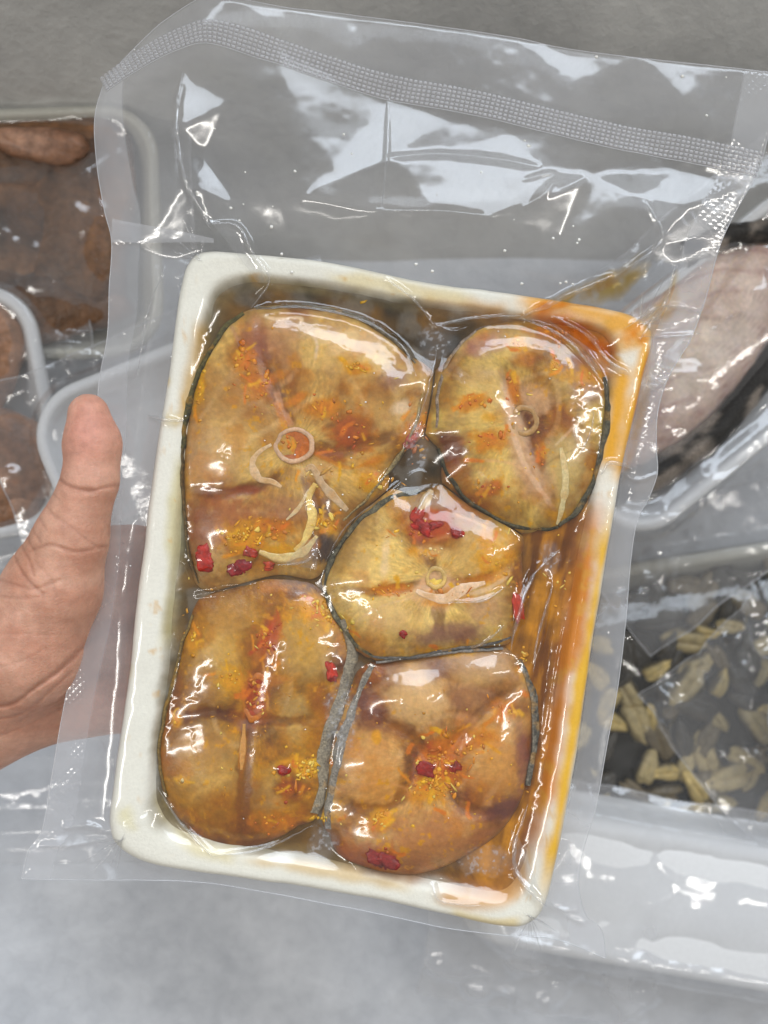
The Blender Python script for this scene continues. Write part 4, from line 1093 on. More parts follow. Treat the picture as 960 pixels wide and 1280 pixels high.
# chili pieces
for c, z0 in zip(CHILI, chili_place):
    u, v, z, f = ellipsoid(c[0], c[1], z0 + 0.8, c[2] * 0.95, c[3] * 0.95, 2.2, c[4], int(c[0]), 0.85, 16, 32, 0.7)
    # squared-off cut piece
    k = np.clip(.5 + .9 * fbm(u, v, 8, 330, 3), 0, 1)[..., None]
    cc = lin(c[6]) * (1 - k) + lin(tuple(int(x * .72) for x in c[6])) * k
    o = mesh_obj("chili_piece", to_m(u, v, z), f[:, ::-1], M['chili'], colors=cc.reshape(-1, 3))
    tag(o, c[5], "chili", "cut red chili pieces on the fish")

# spice crumbs and turmeric fibres
ICO = []
t_ = (1 + 5 ** .5) / 2
iv = np.array([(-1, t_, 0), (1, t_, 0), (-1, -t_, 0), (1, -t_, 0), (0, -1, t_), (0, 1, t_), (0, -1, -t_), (0, 1, -t_), (t_, 0, -1), (t_, 0, 1), (-t_, 0, -1), (-t_, 0, 1)]) / 1.9
jf = np.array([(0, 11, 5), (0, 5, 1), (0, 1, 7), (0, 7, 10), (0, 10, 11), (1, 5, 9), (5, 11, 4), (11, 10, 2), (10, 7, 6), (7, 1, 8), (3, 9, 4), (3, 4, 2), (3, 2, 6), (3, 6, 8), (3, 8, 9), (4, 9, 5), (2, 4, 11), (6, 2, 10), (8, 6, 7), (9, 8, 1)])
PAL = {'o': [(222, 140, 20), (208, 112, 14), (230, 164, 34), (196, 120, 40)], 'y': [(232, 176, 26), (222, 154, 20), (234, 200, 90), (206, 140, 24)], 'p': [(234, 210, 150), (226, 190, 110), (214, 160, 70)], 'r': [(198, 100, 20), (214, 126, 24), (178, 74, 20), (216, 150, 40)]}
cv_, cf_, cc_ = [], [], []
nvv = 0
for (cu, cv, su_, sv_, n, size, pal) in CL:
    for k in range(int(n * .42)):
        a = rng.normal(0, 0.62, 2)
        u = cu + a[0] * su_; v = cv + a[1] * sv_
        if tray_f(np.array([u]), np.array([v]))[0] < 1.15: continue
        zb = float(samp(base_h, np.array([u]), np.array([v]))[0])
        if zb < -20: zb = -20 + rng.uniform(-2, 4)
        sz_ = size * rng.uniform(0.3, 1.0) * (1.7 if rng.random() < .1 else 1)
        el = rng.choice([1.1, 1.5, 2.6], p=[.5, .38, .12])
        p = iv * (1 + 0.5 * rng.uniform(-1, 1, (12, 3))) * np.array([sz_ * el, sz_ / el ** .5, min(0.9, sz_ * .4)])
        t = rng.uniform(0, np.pi)
        x = p[:, 0] * math.cos(t) - p[:, 1] * math.sin(t); y = p[:, 0] * math.sin(t) + p[:, 1] * math.cos(t)
        cv_.append(to_m(u + x, v + y, zb + 0.1 + p[:, 2])); cf_.append(jf + nvv); nvv += 12
        c = PAL[pal][rng.integers(len(PAL[pal]))]
        cc_.append(np.repeat((lin(c) * rng.uniform(.8, 1.15))[None], 12, 0))
o = mesh_obj("spice_crumbs", np.vstack(cv_), np.vstack(cf_), M['spice'], colors=np.vstack(cc_))
tag(o, "orange and yellow turmeric spice crumbs scattered over the fish steaks", "spice", kind="stuff")

# white crumbs sticking to the outside of the film
SPK = [(308, 219), (370, 219), (419, 217), (342, 261), (305, 257), (300, 277), (655, 178), (722, 302), (720, 306), (630, 315), (652, 355), (715, 356), (707, 353), (440, 195), (660, 185), (757, 175), (168, 62), (270, 165), (745, 72), (880, 148), (600, 220),
       (430, 170), (545, 250), (540, 340), (520, 332), (700, 355), (290, 262), (213, 445), (232, 520), (240, 480), (640, 280), (690, 300), (850, 100), (905, 100), (420, 75), (352, 318), (715, 285), (160, 708), (142, 696), (145, 780), (365, 340), (340, 285)]
cv_, cf_ = [], []; nvv = 0
for (u, v) in SPK + [(rng.uniform(220, 700), rng.uniform(400, 1080)) for _ in range(36)]:
    sz_ = rng.uniform(0.8, 2.2) if v < 380 else rng.uniform(0.6, 1.1)
    p = iv * (1 + 0.3 * rng.uniform(-1, 1, (12, 1))) * sz_ * np.array([1.2, 1, .7])
    zb = float(samp(film_h, np.array([u]), np.array([v]))[0])
    cv_.append(to_m(u + p[:, 0], v + p[:, 1], zb + sz_ * .3 + p[:, 2])); cf_.append(jf + nvv); nvv += 12
o = mesh_obj("crumb_specks", np.vstack(cv_), np.vstack(cf_), M['crumb'], pouch, smooth=False)
o["kind"] = "stuff"

# ------------------------------------------------------------------ hand: one skin grown around the bones
def cap(P, a, b, ra, rb):
    a = np.array(a, dtype=float); b = np.array(b, dtype=float)
    ab = b - a
    t = np.clip(((P - a) @ ab) / (ab @ ab), 0, 1)
    return np.linalg.norm(P - a - t[..., None] * ab, axis=-1) - (ra + (rb - ra) * t)


def smin(a, b, k):
    h = np.clip(0.5 + 0.5 * (b - a) / k, 0, 1)
    return b * (1 - h) + a * h - k * h * (1 - h)


def surface_nets(D, origin, h):
    nx, ny, nz = D.shape
    sgn = D < 0
    corners = [(i, j, k) for i in (0, 1) for j in (0, 1) for k in (0, 1)]
    sub = lambda A, c: A[c[0]:nx - 1 + c[0], c[1]:ny - 1 + c[1], c[2]:nz - 1 + c[2]]
    cnt = sum(sub(sgn, c).astype(int) for c in corners)
    act = (cnt > 0) & (cnt < 8)
    idx = np.full(act.shape, -1); idx[act] = np.arange(act.sum())
    pos = np.zeros((act.sum(), 3)); num = np.zeros(act.sum())
    for c in corners:
        for ax in range(3):
            if c[ax] == 1: continue
            d = list(c); d[ax] = 1
            A = sub(D, c)[act]; B = sub(D, tuple(d))[act]
            x = (A < 0) != (B < 0)
            t = np.where(x, A / np.where(x, A - B, 1), 0)
            q = np.tile(np.array(c, dtype=float), (len(A), 1)); q[:, ax] += t
            pos += np.where(x[:, None], q, 0); num += x
    pos /= num[:, None]
    ii = np.argwhere(act)
    V = (ii + pos) * h + origin
    faces = []
    for ax in range(3):
        o1, o2 = [(1, 2), (2, 0), (0, 1)][ax]
        s0 = [slice(1, -1)] * 3; s0[ax] = slice(0, -1)
        s1 = [slice(1, -1)] * 3; s1[ax] = slice(1, None)
        A = sgn[tuple(s0)]; B = sgn[tuple(s1)]
        for flip, msk in ((False, A & ~B), (True, ~A & B)):
            e = np.argwhere(msk)
            if not len(e): continue
            off = np.array([1, 1, 1]); off[ax] = 0
            e = e + off
            def cell(d1, d2):
                q = e.copy(); q[:, o1] -= d1; q[:, o2] -= d2
                return idx[q[:, 0], q[:, 1], q[:, 2]]
            f = np.stack([cell(1, 1), cell(0, 1), cell(0, 0), cell(1, 0)], 1)
            if flip: f = f[:, ::-1]
            faces.append(f)
    f = np.vstack(faces)
    return V, f[(f >= 0).all(1)]


hs = 4.0
ox = np.array([-150.0, 440.0, -205.0])
gx = np.stack(np.meshgrid(np.arange(0, 620, hs), np.arange(0, 640, hs), np.arange(0, 290, hs), indexing='ij'), -1) + ox
# thumb
D = cap(gx, (117, 520, 22), (121, 556, 22), 26, 34)
D = smin(D, cap(gx, (122, 556, 22), (120, 600, 20), 35, 33), 10)
D = smin(D, cap(gx, (117, 604, 20), (90, 676, 8), 34, 44), 10)
D = smin(D, cap(gx, (90, 676, 8), (62, 735, -6), 44, 58), 16)
D = smin(D, cap(gx, (66, 735, -8), (22, 812, -30), 56, 74), 24)
D = smin(D, cap(gx, (22, 812, -30), (-50, 880, -60), 74, 74), 30)
D = smin(D, cap(gx, (60, 700, -40), (140, 690, -110), 40, 34), 24)
D = smin(D, cap(gx, (80, 740, -50), (120, 770, -90), 40, 40), 24)
# palm slab and heel
D = smin(D, cap(gx, (40, 720, -75), (170, 740, -125), 44, 34), 30)
D = smin(D, cap(gx, (20, 840, -80), (160, 830, -125), 48, 36), 30)
D = smin(D, cap(gx, (-20, 905, -85), (140, 900, -125), 52, 38), 30)
D = smin(D, cap(gx, (-110, 960, -90), (-20, 900, -80), 66, 60), 30)
# four fingers under the tray
for k, (y0, y1, ln) in enumerate([(690, 640, 250), (760, 735, 285), (830, 830, 270), (900, 920, 215)]):
    D = smin(D, cap(gx, (150, y0 + 12, -122), (150 + ln * .42, (y0 + y1) / 2, -124), 35, 31), 12)
    D = smin(D, cap(gx, (150 + ln * .42, (y0 + y1) / 2, -124), (150 + ln * .72, y1, -120), 31, 28), 5)
    D = smin(D, cap(gx, (150 + ln * .72, y1, -120), (150 + ln, y1 - 4, -114), 28, 24), 5)
HV, HF = surface_nets(D, ox, hs)
e_ = np.vstack([HF[:, [0, 1]], HF[:, [1, 2]], HF[:, [2, 3]], HF[:, [3, 0]]])
for it in range(6):
    acc = np.zeros_like(HV); cn = np.zeros(len(HV))
    np.add.at(acc, e_[:, 0], HV[e_[:, 1]]); np.add.at(acc, e_[:, 1], HV[e_[:, 0]])
    np.add.at(cn, e_[:, 0], 1); np.add.at(cn, e_[:, 1], 1)
    HV = HV + 0.5 * (acc / cn[:, None] - HV)
# one refinement of the visible side so that creases can be cut in
def refine(V, Fq):
    n = len(V)
    ed = np.sort(np.vstack([Fq[:, [0, 1]], Fq[:, [1, 2]], Fq[:, [2, 3]], Fq[:, [3, 0]]]), 1)
    uq, inv = np.unique(ed, axis=0, return_inverse=True)
    inv = inv.ravel()
    m = len(Fq)
    em = V[uq].mean(1); fc = V[Fq].mean(1)
    V2 = np.vstack([V, em, fc])
    a, b, c, d = [n + inv[i * m:(i + 1) * m] for i in range(4)]
    q = n + len(uq) + np.arange(m)
    F2 = np.vstack([np.stack([Fq[:, 0], a, q, d], 1), np.stack([a, Fq[:, 1], b, q], 1), np.stack([q, b, Fq[:, 2], c], 1), np.stack([d, q, c, Fq[:, 3]], 1)])
    return V2, F2


HV, HF = refine(HV, HF)
e_ = np.vstack([HF[:, [0, 1]], HF[:, [1, 2]], HF[:, [2, 3]], HF[:, [3, 0]]])
for it in range(3):
    acc = np.zeros_like(HV); cn = np.zeros(len(HV))
    np.add.at(acc, e_[:, 0], HV[e_[:, 1]]); np.add.at(acc, e_[:, 1], HV[e_[:, 0]])
    np.add.at(cn, e_[:, 0], 1); np.add.at(cn, e_[:, 1], 1)
    HV = HV + 0.5 * (acc / cn[:, None] - HV)
# skin creases: sunk lines on the camera side
HCR = [
    ([(84, 600), (104, 610), (130, 614), (156, 606)], 2.2, 2.6), ([(88, 607), (110, 616), (140, 617)], 1.8, 1.2), ([(72, 640), (100, 655), (128, 680), (140, 684)], 2, 1.2), ([(50, 688), (80, 680), (110, 688), (138, 682)], 2.2, 1.8),
    ([(2, 700), (20, 690), (50, 720), (70, 738)], 2.4, 2.4), ([(-4, 676), (20, 672), (48, 694), (60, 716)], 2, 1.8), ([(10, 662), (34, 664), (58, 688)], 2, 1.6), ([(24, 652), (44, 656), (66, 676)], 1.8, 1.4), ([(40, 640), (60, 648), (74, 662)], 1.8, 1.2), ([(54, 628), (70, 634), (82, 644)], 1.6, 1.2), ([(62, 614), (76, 618), (88, 626)], 1.6, 1.2),
    ([(-6, 722), (24, 726), (60, 732), (90, 722)], 2, 1.6), ([(-10, 740), (30, 744), (70, 742)], 1.8, .9), ([(60, 700), (80, 720), (86, 742)], 1.8, 1.0), ([(-10, 880), (22, 876), (52, 856), (84, 832), (110, 800)], 3, 4.5), ([(-10, 900), (30, 890), (60, 868), (90, 840)], 2.2, 2.0), ([(20, 905), (44, 886), (66, 860)], 2, 1.2), ([(-10, 925), (40, 905), (90, 880)], 1.8, 1.0),
    ([(0, 790), (40, 786), (80, 790)], 1.8, .6), ([(-8, 830), (36, 822), (70, 806)], 1.8, .6),
]
nrmz = np.zeros(len(HV))
fn = np.cross(HV[HF[:, 1]] - HV[HF[:, 0]], HV[HF[:, 2]] - HV[HF[:, 0]])
for j in range(4): np.add.at(nrmz, HF[:, j], fn[:, 2])
# pouch space has v pointing down, so recover the facing from the sign that holds on top
top = HV[:, 2] > -70
front = nrmz * np.sign(np.sum(nrmz[HV[:, 2] > 20]) + 1e-9) > 0
crk = np.zeros(len(HV))
kk = (DP - HV[:, 2]) / DP
for pts, w, dpt in HCR:
    p = spline(pts, 140)
    dmin = np.full(len(HV), 1e9)
    cand = front & (HV[:, 2] > -110) & (HV[:, 0] < 220)
    ci = np.where(cand)[0]
    dm = np.sqrt(((HV[ci, None, 0] - p[None, :, 0]) ** 2 + (HV[ci, None, 1] - p[None, :, 1]) ** 2).min(1))
    dm = dm + 1.0 * fbm(HV[ci, 0], HV[ci, 1], 14, 348, 3)
    g = np.exp(-(np.clip(dm, 0, None) / w) ** 2)
    HV[ci, 2] -= dpt * g; crk[ci] = np.maximum(crk[ci], g * min(1, dpt / 2.5))
HV[:, 2] += np.where(front, 0.7 * fbm(HV[:, 0], HV[:, 1], 16, 340, 4), 0)
k = np.clip(.5 + 1.0 * fbm(HV[:, 0] + HV[:, 2], HV[:, 1], 40, 345, 5, .6), 0, 1)[:, None]
hc = lin((214, 166, 142)) * (1 - k) + lin((190, 136, 112)) * k
tipk = (np.exp(-(((HV[:, 0] - 122) / 34) ** 2 + ((HV[:, 1] - 545) / 50) ** 2)) * .55)[:, None]
hc = hc * (1 - tipk) + lin((214, 146, 130)) * tipk
kn = (np.exp(-(((HV[:, 0] - 40) / 46) ** 2 + ((HV[:, 1] - 680) / 34) ** 2)) * .5)[:, None]
hc = hc * (1 - kn) + lin((172, 122, 94)) * kn
hc = hc * (1 - .35 * crk[:, None]) + lin((140, 80, 60)) * .35 * crk[:, None]
flipped = np.sum(nrmz[HV[:, 2] > 20]) > 0
hand = empty("hand", (wp(-60, 900, -140)), "bare hand gripping the pouch edge, thumb on top and fingers under the tray", "hand")
HM = np.column_stack([(HV[:, 0] - 480) * S, (640 - HV[:, 1]) * S, HV[:, 2] * S])
# v is mirrored when written out, so faces that point up in pouch space must be reversed to keep pointing up
a_, b_, c_ = HM[HF[:, 0]], HM[HF[:, 1]], HM[HF[:, 2]]
sel = HM[HF].mean(1)[:, 2] > 25 * S
if np.sum(np.cross(b_ - a_, c_ - a_)[sel, 2]) < 0: HF = HF[:, ::-1]
mesh_obj("skin", HM, HF, M['hand'], hand, colors=hc)
# thumb nail, seen from its side
t = np.linspace(0, 1, 16)[:, None]; w_ = np.linspace(-1, 1, 11)[None]
nu_ = 95 - 3.5 * np.sin(np.pi * np.clip(t * .9, 0, 1)) + 4 * np.abs(w_) ** 2 + 8 * (1 - t) ** 4
nv_ = 499 + 44 * t + 0 * w_
nz_ = 12 + 13 * w_ + 0 * t
mesh_obj("thumb_nail", to_m(nu_ + 0 * nz_, nv_, nz_), grid_faces(16, 11), M['nail'], hand)

# ------------------------------------------------------------------ other packs lying in the bin
def rr_loop(w, h, r, inset, n=12):
    pts = []
    w2, h2 = w / 2 - inset, h / 2 - inset
    r = max(r - inset, 0.003)
    for cx, cy, a0 in [(w2 - r, h2 - r, 0), (-w2 + r, h2 - r, 90), (-w2 + r, -h2 + r, 180), (w2 - r, -h2 + r, 270)]:
        for k in range(n):
            a = math.radians(a0 + 90 * k / (n - 1))
            pts.append((cx + r * math.cos(a), cy + r * math.sin(a)))
    return np.array(pts)


def sd_rr(x, y, w, h, r):
    qx = np.abs(x) - w / 2 + r; qy = np.abs(y) - h / 2 + r
    return np.hypot(np.maximum(qx, 0), np.maximum(qy, 0)) + np.minimum(np.maximum(qx, qy), 0) - r


class Pack:
    """a second-row pack: its pose is a frame, everything in it is laid out in that frame's metres"""
    def __init__(s, u, v, z, rot, w, h, tilt=(0, 0), depth=0.022):
        s.loc = wp(u, v, z); s.w, s.h, s.depth = w, h, depth
        s.M = Matrix.Translation(s.loc) @ (Matrix.Rotation(math.radians(rot), 4, 'Z') @ Matrix.Rotation(math.radians(tilt[0]), 4, 'X') @ Matrix.Rotation(math.radians(tilt[1]), 4, 'Y'))
        s.rot = s.M.to_euler()

    def place(s, o, at=(0, 0, 0)):
        o.matrix_basis = s.M @ Matrix.Translation(at)

    def tray(s, label, mat, flip=False, rimw=0.0065):
        w, h, d = s.w, s.h, s.depth
        prof = [(0.012, -d - 0.002), (0.004, -0.006), (0.0, -0.003), (0.0008, -0.0012), (0.0026, 0), (rimw * .6, 0.0002), (rimw * .85, -0.0008), (rimw, -0.003), (rimw + 0.005, -d * .55), (rimw + 0.010, -d * .9), (rimw + 0.014, -d)]
        vs, n = [], None
        for ins, z in prof:
            lp = rr_loop(w, h, 0.024, ins)
            n = len(lp); vs.append(np.column_stack([lp, np.full(n, z)]))
        V = np.vstack(vs); Fc = grid_faces(len(prof), n, True)
        cen = len(V)
        V = np.vstack([V, [[0, 0, -d]]])
        last = (len(prof) - 1) * n
        tri = [(last + k, last + (k + 1) % n, cen) for k in range(n)]
        o = mesh_obj("foam_tray", V, [tuple(int(i) for i in f) for f in Fc] + tri, mat)
        if flip: V[:, 2] *= -1
        s.place(o)
        tag(o, label, "tray")
        s.tr = o
        return o

    def film(s, label, m=(0.03, 0.03, 0.03, 0.03), bump=0.003, haze=0.10, crumple=0.0025, seed=0, n=150, rise=None, sag=0.0, hz_in=None, clip=None):
        """m: film margins left, right, bottom, top"""
        w, h = s.w, s.h
        x = np.linspace(-w / 2 - m[0], w / 2 + m[1], n); y = np.linspace(-h / 2 - m[2], h / 2 + m[3], n)
        X, Y = np.meshgrid(x, y)
        Xe = X + 0.006 * fbm(X, Y, 0.06, 400 + seed, 3) * sstep(0, 0.02, sd_rr(X, Y, w, h, .024)); Ye = Y + 0.006 * fbm(X, Y, 0.06, 410 + seed, 3) * sstep(0, 0.02, sd_rr(X, Y, w, h, .024))
        d = sd_rr(X, Y, w, h, 0.024)
        Z = np.where(d > 0, -0.001 - 0.008 * sstep(0, 0.006, d) - sag * np.clip(d, 0, 1), 0.0012)
        Z = Z + bump * sstep(0.012, 0.03, -d) - 0.003 * sstep(0.006, 0.014, -d) * (1 - sstep(0.016, 0.04, -d))
        rg = 1 - np.abs(fbm(X, Y, 0.05, 420 + seed, 4, .55)) * 3.0
        Z = Z + crumple * np.clip(rg, 0, 1) ** 2 * (0.3 + 0.7 * sstep(-0.002, 0.012, d)) + crumple * 1.5 * fbm(X, Y, 0.08, 430 + seed, 3) * sstep(0.0, .02, d)
        if rise is not None: Z = Z + rise(X, Y, d)
        H = haze * (1 + 0.5 * fbm(X, Y, 0.03, 440 + seed, 4)) * np.where(d > 0, 1.0, 0.8 if hz_in is None else hz_in / haze)
        H = H + .25 * sstep(.7, 1, np.clip(rg, 0, 1)) * haze
        fcs = grid_faces(n, n)
        e = empty("vacuum_pouch", (0, 0, 0), label, "pouch", "other packs lying in the bin")
        s.place(e)
        V = np.stack([Xe, Ye, Z], -1).reshape(-1, 3)
        me = mesh_obj("film", V, fcs, M['film_far'], None, attrs=dict(haze=np.clip(H, 0, .8).ravel()))
        me.parent = e
        # cut edges: pale tubes that paint in the edge highlight
        for path in (np.stack([Xe[0], Ye[0], Z[0]], -1), np.stack([Xe[-1], Ye[-1], Z[-1]], -1), np.stack([Xe[:, 0], Ye[:, 0], Z[:, 0]], -1), np.stack([Xe[:, -1], Ye[:, -1], Z[:, -1]], -1)):
            v, f = tube(path, 0.0002, 5)
            q = mesh_obj("cut_edge", v, f, M['edge']); q.parent = e
        return e

    def lump(s, name, x, y, z, a, b, c, turn, colA, colB, mat, label, cat, group, seed, nz=.3):
        n, m = 26, 40
        ph = np.linspace(0, np.pi, n)[:, None]; t = np.linspace(0, 2 * np.pi, m, endpoint=False)[None]
        X = np.sin(ph) * np.cos(t); Y = np.sin(ph) * np.sin(t); Z = np.cos(ph) + 0 * t
        k = 1 + nz * fbm(X * 10 + Z * 4, Y * 10 - Z * 3, 9, 450 + seed, 4)
        k[0] = k[0].mean(); k[-1] = k[-1].mean()
        pw = lambda q: np.sign(q) * np.abs(q) ** .8
        V = np.stack([pw(X) * a * k, pw(Y) * b * k, pw(Z) * c * k], -1).reshape(-1, 3)
        q = np.clip(.5 + .9 * fbm(X * 10, Y * 10 + Z * 5, 6, 460 + seed, 4), 0, 1).reshape(-1, 1)
        o = mesh_obj(name, V, grid_faces(n, m, True)[:, ::-1], mat, colors=lin(colA) * (1 - q) + lin(colB) * q)
        o.matrix_basis = s.M @ Matrix.Translation((x, y, z)) @ Matrix.Rotation(math.radians(turn), 4, 'Z')
        return tag(o, label, cat, group)


# top left pack: brown marinated meat behind the bag
p = Pack(-50, 294, -400, 2, 0.176, 0.112)
p.tray("cream foam tray of brown marinated meat against the bin wall", M['foam_cream'], rimw=.0055)
WL = ["brown marinated meat slab along the tray wall nearest the bin wall", "tapered brown meat piece at the tray corner by the bag's folded edge", "broad brown meat piece in the middle of the bin wall tray", "dark brown meat piece along the tray side facing the small reddish tray"]
for k, (x, y, a, b, t) in enumerate([(-.005, .032, .060, .014, 4), (.050, .004, .022, .036, -8), (.005, .004, .038, .020, -14), (.0, -.034, .062, .016, 6)]):
    p.lump("meat_piece", x, y, -.006, a * 1.15, b * 1.35, .009, t, (130, 92, 60), (74, 52, 36), M['meat'], WL[k], "meat", "brown meat pieces against the bin wall", k)
p.lump("meat_piece", .036, .038, .002, .022, .007, .007, -10, (176, 136, 112), (132, 92, 66), M['meat'], "pale pink tipped meat piece at the rim of the tray against the bin wall", "meat", "brown meat pieces against the bin wall", 8)
p.film("slack clear pouch around the tray of brown meat against the bin wall", m=(.03, .012, .03, .01), haze=.09, seed=1, crumple=.004)

# left pack: grey-clear rim curving down, brown-red content
p = Pack(-85, 529, -375, 11, 0.105, 0.110)
p.tray("white foam tray of reddish meat beside the thumb", M['foam_white'])
for k, (x, y, a, b, t) in enumerate([(.012, .03, .03, .03, 10), (.018, -.02, .026, .03, 40), (-.02, 0, .03, .05, 0), (.01, -.042, .03, .012, 0)]):
    p.lump("meat_piece", x, y, -.006, a, b, .009, t, (164, 120, 88), (118, 82, 58), M['meat'], ["reddish meat piece in the upper corner of the tray beside the thumb", "reddish meat piece in the lower half of the tray beside the thumb", "long reddish meat piece filling the tray side away from the thumb", "flat reddish meat piece at the short end of the tray beside the thumb"][k], "meat", "meat pieces in the tray beside the thumb", 10 + k)
p.film("clear pouch around the small tray of reddish meat beside the thumb", m=(.02, .022, .03, .02), haze=.13, seed=2, crumple=.004)

# white tray whose corner shows above the thumb
p = Pack(296, 662, -300, 22, 0.13, 0.165, depth=.012)
p.tray("white foam tray, its bare corner showing above the thumb", M['foam_white'])
p.film("clear pouch around the bare white tray above the thumb", m=(.022, .01, .02, .012), haze=.08, seed=3, bump=-.006, hz_in=.05)

# right pack: pale fish with black skin
ang = 39.0
e1 = np.array([math.cos(math.radians(ang)), -math.sin(math.radians(ang))]); e2 = np.array([-math.sin(math.radians(ang)), -math.cos(math.radians(ang))])
zR = -360.0; kR = (DP - zR) / DP
cR = np.array([792, 694]) + e1 * 235 + e2 * 122
p = Pack(cR[0], cR[1], zR, ang, 470 * kR * S, 244 * kR * S)
p.tray("white foam tray of raw fish with black skin beside the pouch's wavy edge", M['foam_white'])
e = empty("fish_steak", (0, 0, 0), "raw pinkish fish steak with thick black skin in the white tray", "fish steak")
e.matrix_basis = p.M @ Matrix.Translation((-.027, .002, 0))
n, m = 40, 90
rh = np.linspace(0, 1, n)[:, None]; t = np.linspace(0, 2 * np.pi, m, endpoint=False)[None]
rad = 1 + .08 * np.cos(2 * t) + .05 * np.sin(3 * t)
X = .076 * rh * np.cos(t) * rad; Y = .034 * rh * np.sin(t) * rad + .012
Z = .004 - .010 * rh ** 6 + .002 * fbm(X, Y, .02, 480, 3) - .003 * np.exp(-((Y - .010 - .3 * X) / .003) ** 2)
q = np.clip(.35 + 1.0 * fbm(X, Y, .035, 482, 5) + .35 * sstep(.6, 1, rh) + .45 * sstep(.7, 1, np.sin(np.hypot(X + .01, Y * 1.6 + .02) / .0022 + 3 * fbm(X, Y, .03, 483, 3))), 0, 1)[..., None]
cc = lin((226, 208, 192)) * (1 - q) + lin((182, 150, 140)) * q
o = mesh_obj("flesh", np.stack([X, Y, Z], -1).reshape(-1, 3), grid_faces(n, m, True), M['flesh'], colors=cc.reshape(-1, 3)); o.parent = e
t1 = np.linspace(math.radians(172), math.radians(415), 90)
a = np.linspace(-1, 1, 15)[None]
rad = 1 + .08 * np.cos(2 * t1) + .05 * np.sin(3 * t1)
bx = .076 * np.cos(t1) * rad; by = .034 * np.sin(t1) * rad + .012
rr2 = (1.10 + .20 * a)
X = bx[:, None] * (1.03 + .07 * a); Y = (by[:, None] - .012) * (1.12 + .20 * a) + .012
X = X + .0015 * fbm(X, Y, .008, 484, 3); Y = Y + .0015 * fbm(X, Y, .008, 486, 3)
Z = .000 + .004 * (1 - a ** 2) - .004 * (a > 0) * a ** 2 + .001 * fbm(X, Y, .006, 488, 3)
q = sstep(-.05, .35, fbm(X, Y, .010, 490, 4))[..., None]
o = mesh_obj("skin", np.stack([X, Y, Z + 0 * X], -1).reshape(-1, 3), grid_faces(90, 15), M['skin_fish'], colors=(lin((54, 52, 50)) * (1 - q) + lin((140, 130, 120)) * q).reshape(-1, 3)); o.parent = e
o["label"] = "thick mottled black fish skin"
p.film("milky clear pouch around the raw fish tray, its loose corner hanging over the mussels", m=(.018, .03, .045, .02), haze=.14, seed=4, crumple=.006, sag=.25, hz_in=.06)

# lower right pack: mussels in dark liquor
p = Pack(885, 880, -560, 9, 0.20, 0.145)
p.tray("white foam tray of shelled mussels in dark liquor", M['foam_cream'])
liq, lnt, lo = new_mat("dark_liquor")
lb = N(lnt, "ShaderNodeBsdfPrincipled", i_Roughness=0.15); lb.inputs["Base Color"].default_value = (*lin((34, 32, 24)), 1); L(lnt, lb, 0, lo, 0)
lp = rr_loop(.20, .145, .024, .014)
o = mesh_obj("dark_liquor", np.vstack([np.column_stack([lp, np.full(len(lp), -.010)]), [[0, 0, -.010]]]), [(k, (k + 1) % len(lp), len(lp)) for k in range(len(lp))], liq)
p.place(o); tag(o, "dark liquor around the shelled mussels in the tray", "liquid", kind="stuff")
proto = []
for k in range(4):
    n, m = 16, 26
    ph = np.linspace(0, np.pi, n)[:, None]; t = np.linspace(0, 2 * np.pi, m, endpoint=False)[None]
    X = np.sin(ph) * np.cos(t); Y = np.sin(ph) * np.sin(t); Z = np.cos(ph) + 0 * t
    kq = 1 + .45 * fbm(X * 10 + Z * 3, Y * 10, 8, 500 + k, 3); kq[0] = kq[0].mean(); kq[-1] = kq[-1].mean()
    groove = 1 - .35 * np.exp(-(Y / .16) ** 2) * (Z > 0)
    V = np.stack([X * .0115 * kq * (1 + .25 * X), Y * .0062 * kq * (1 - .2 * X), Z * .005 * groove], -1).reshape(-1, 3)
    dk = np.clip(np.exp(-((np.abs(Y) - .95) / .25) ** 2) * .9 + .4 * fbm(X * 10, Y * 10, 5, 510 + k, 3), 0, 1).reshape(-1, 1)
    cA = [(212, 186, 116), (66, 62, 54), (116, 102, 74), (200, 180, 128)][k]
    me = mesh_obj("mussel", V, grid_faces(n, m, True)[:, ::-1], M['mussel'], colors=lin(cA) * (1 - dk) + lin((64, 56, 40)) * dk)
    proto.append(me)
used = [False] * 4
rm = random.Random(5)
cnt = 0
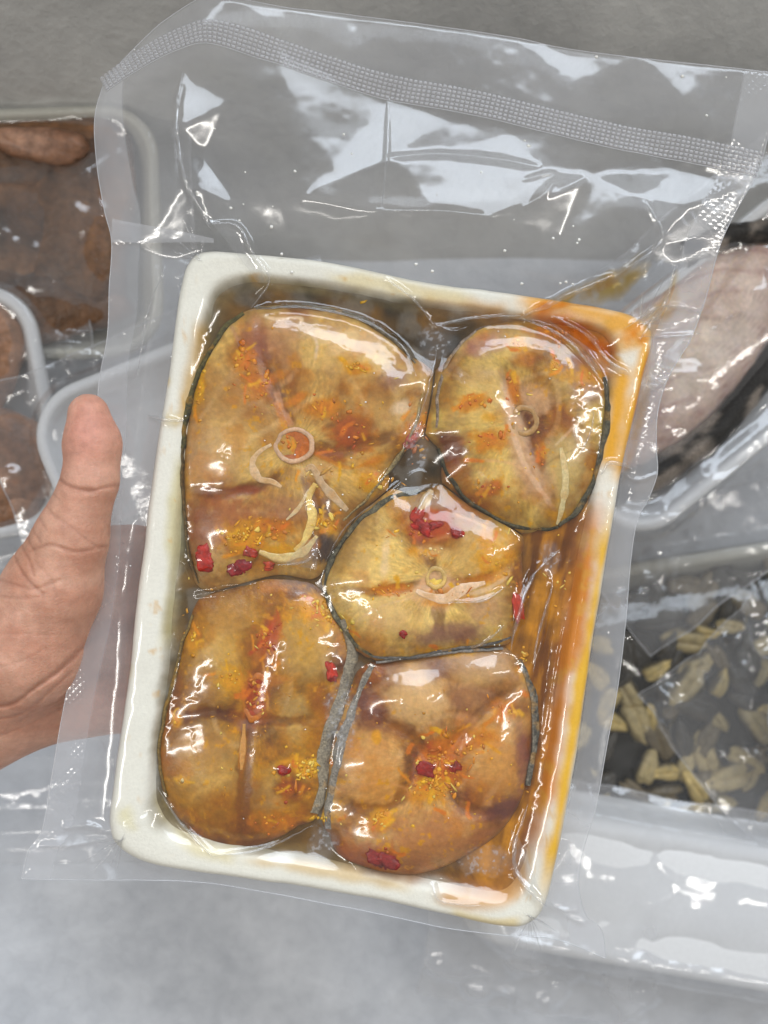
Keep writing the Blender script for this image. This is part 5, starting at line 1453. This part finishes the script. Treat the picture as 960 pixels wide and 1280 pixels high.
for iy in range(10):
    for ix in range(15):
        x = -.085 + ix * .0118 + rm.uniform(-.005, .005); y = -.052 + iy * .0118 + rm.uniform(-.004, .004)
        if rm.random() < .12: continue
        k = rm.choice([0, 1, 1, 1, 2, 2, 3, 3])
        o = proto[k] if not used[k] else proto[k].copy()
        if used[k]: col.objects.link(o)
        used[k] = True
        sc = rm.uniform(.6, 1.05)
        o.matrix_basis = p.M @ Matrix.Translation((x, y, -.008 + rm.uniform(-.0015, .003))) @ Matrix.Rotation(rm.uniform(0, 6.28), 4, 'Z') @ Matrix.Rotation(rm.uniform(-.5, .5), 4, 'X') @ Matrix.Diagonal((sc, sc, sc, 1))
        tag(o, ["bright yellow shelled mussel among the dark ones in the tray", "blackish shelled mussel in the mussel tray", "olive brown shelled mussel in the mussel tray", "pale buff shelled mussel among the dark ones in the tray"][k], "mussel", "shelled mussels in the tray")
p.film("clear pouch around the tray of shelled mussels", m=(.03, .03, .022, .03), haze=.12, seed=5, crumple=.003, hz_in=.03)

# bottom right: white pack lying face down
p = Pack(900, 1142, -470, -10, 0.22, 0.07, depth=0.02)
def face_down(p):
    w, h = p.w, p.h
    prof = [(-.004, -.022), (-.001, -.018), (0.0, -.016), (.002, -.004), (.004, -.001), (.008, .0), (.024, .0002)]
    vs = []
    for ins, z in prof:
        lp = rr_loop(w, h, .013, ins); vs.append(np.column_stack([lp, np.full(len(lp), z)]))
    n = len(lp); V = np.vstack(vs + [np.array([[0, 0, .0002]])])
    last = (len(prof) - 1) * n
    o = mesh_obj("foam_tray", V, [tuple(int(i) for i in f) for f in grid_faces(len(prof), n, True)] + [(last + k, last + (k + 1) % n, len(V) - 1) for k in range(n)], M['foam_white'])
    p.place(o)
    tag(o, "white foam tray lying face down below the mussels", "tray")
face_down(p)
p.film("milky crumpled pouch around the face down white tray", m=(.02, .035, .035, .01), haze=.26, seed=6, crumple=.005, bump=.002, sag=.4, rise=lambda X, Y, d: .0035 * np.abs(fbm(X, Y, .035, 690, 3)))

# right edge: end of one more crumpled pouch over the mussels
p = Pack(1082, 905, -440, 38, 0.075, 0.075)
p.tray("white tray corner with orange sauce over the mussel tray", M['foam_white'])
p.lump("meat_piece", 0, 0, -.006, .03, .03, .008, 0, (190, 120, 60), (160, 90, 40), M['meat'], "orange sauced piece in the tray over the mussels", "meat", None, 30)
p.film("milky crumpled pouch end lying over the mussel tray", m=(.035, .03, .02, .035), haze=.13, seed=7, crumple=.007)

# bottom left: flat milky film end on the frosted floor
p = Pack(120, 1010, -520, 1, 0.20, 0.05)
p.film("flat milky empty pouch end lying on the frosted floor", m=(.06, .04, .0, .02), haze=.22, seed=8, crumple=.004, bump=0.0)
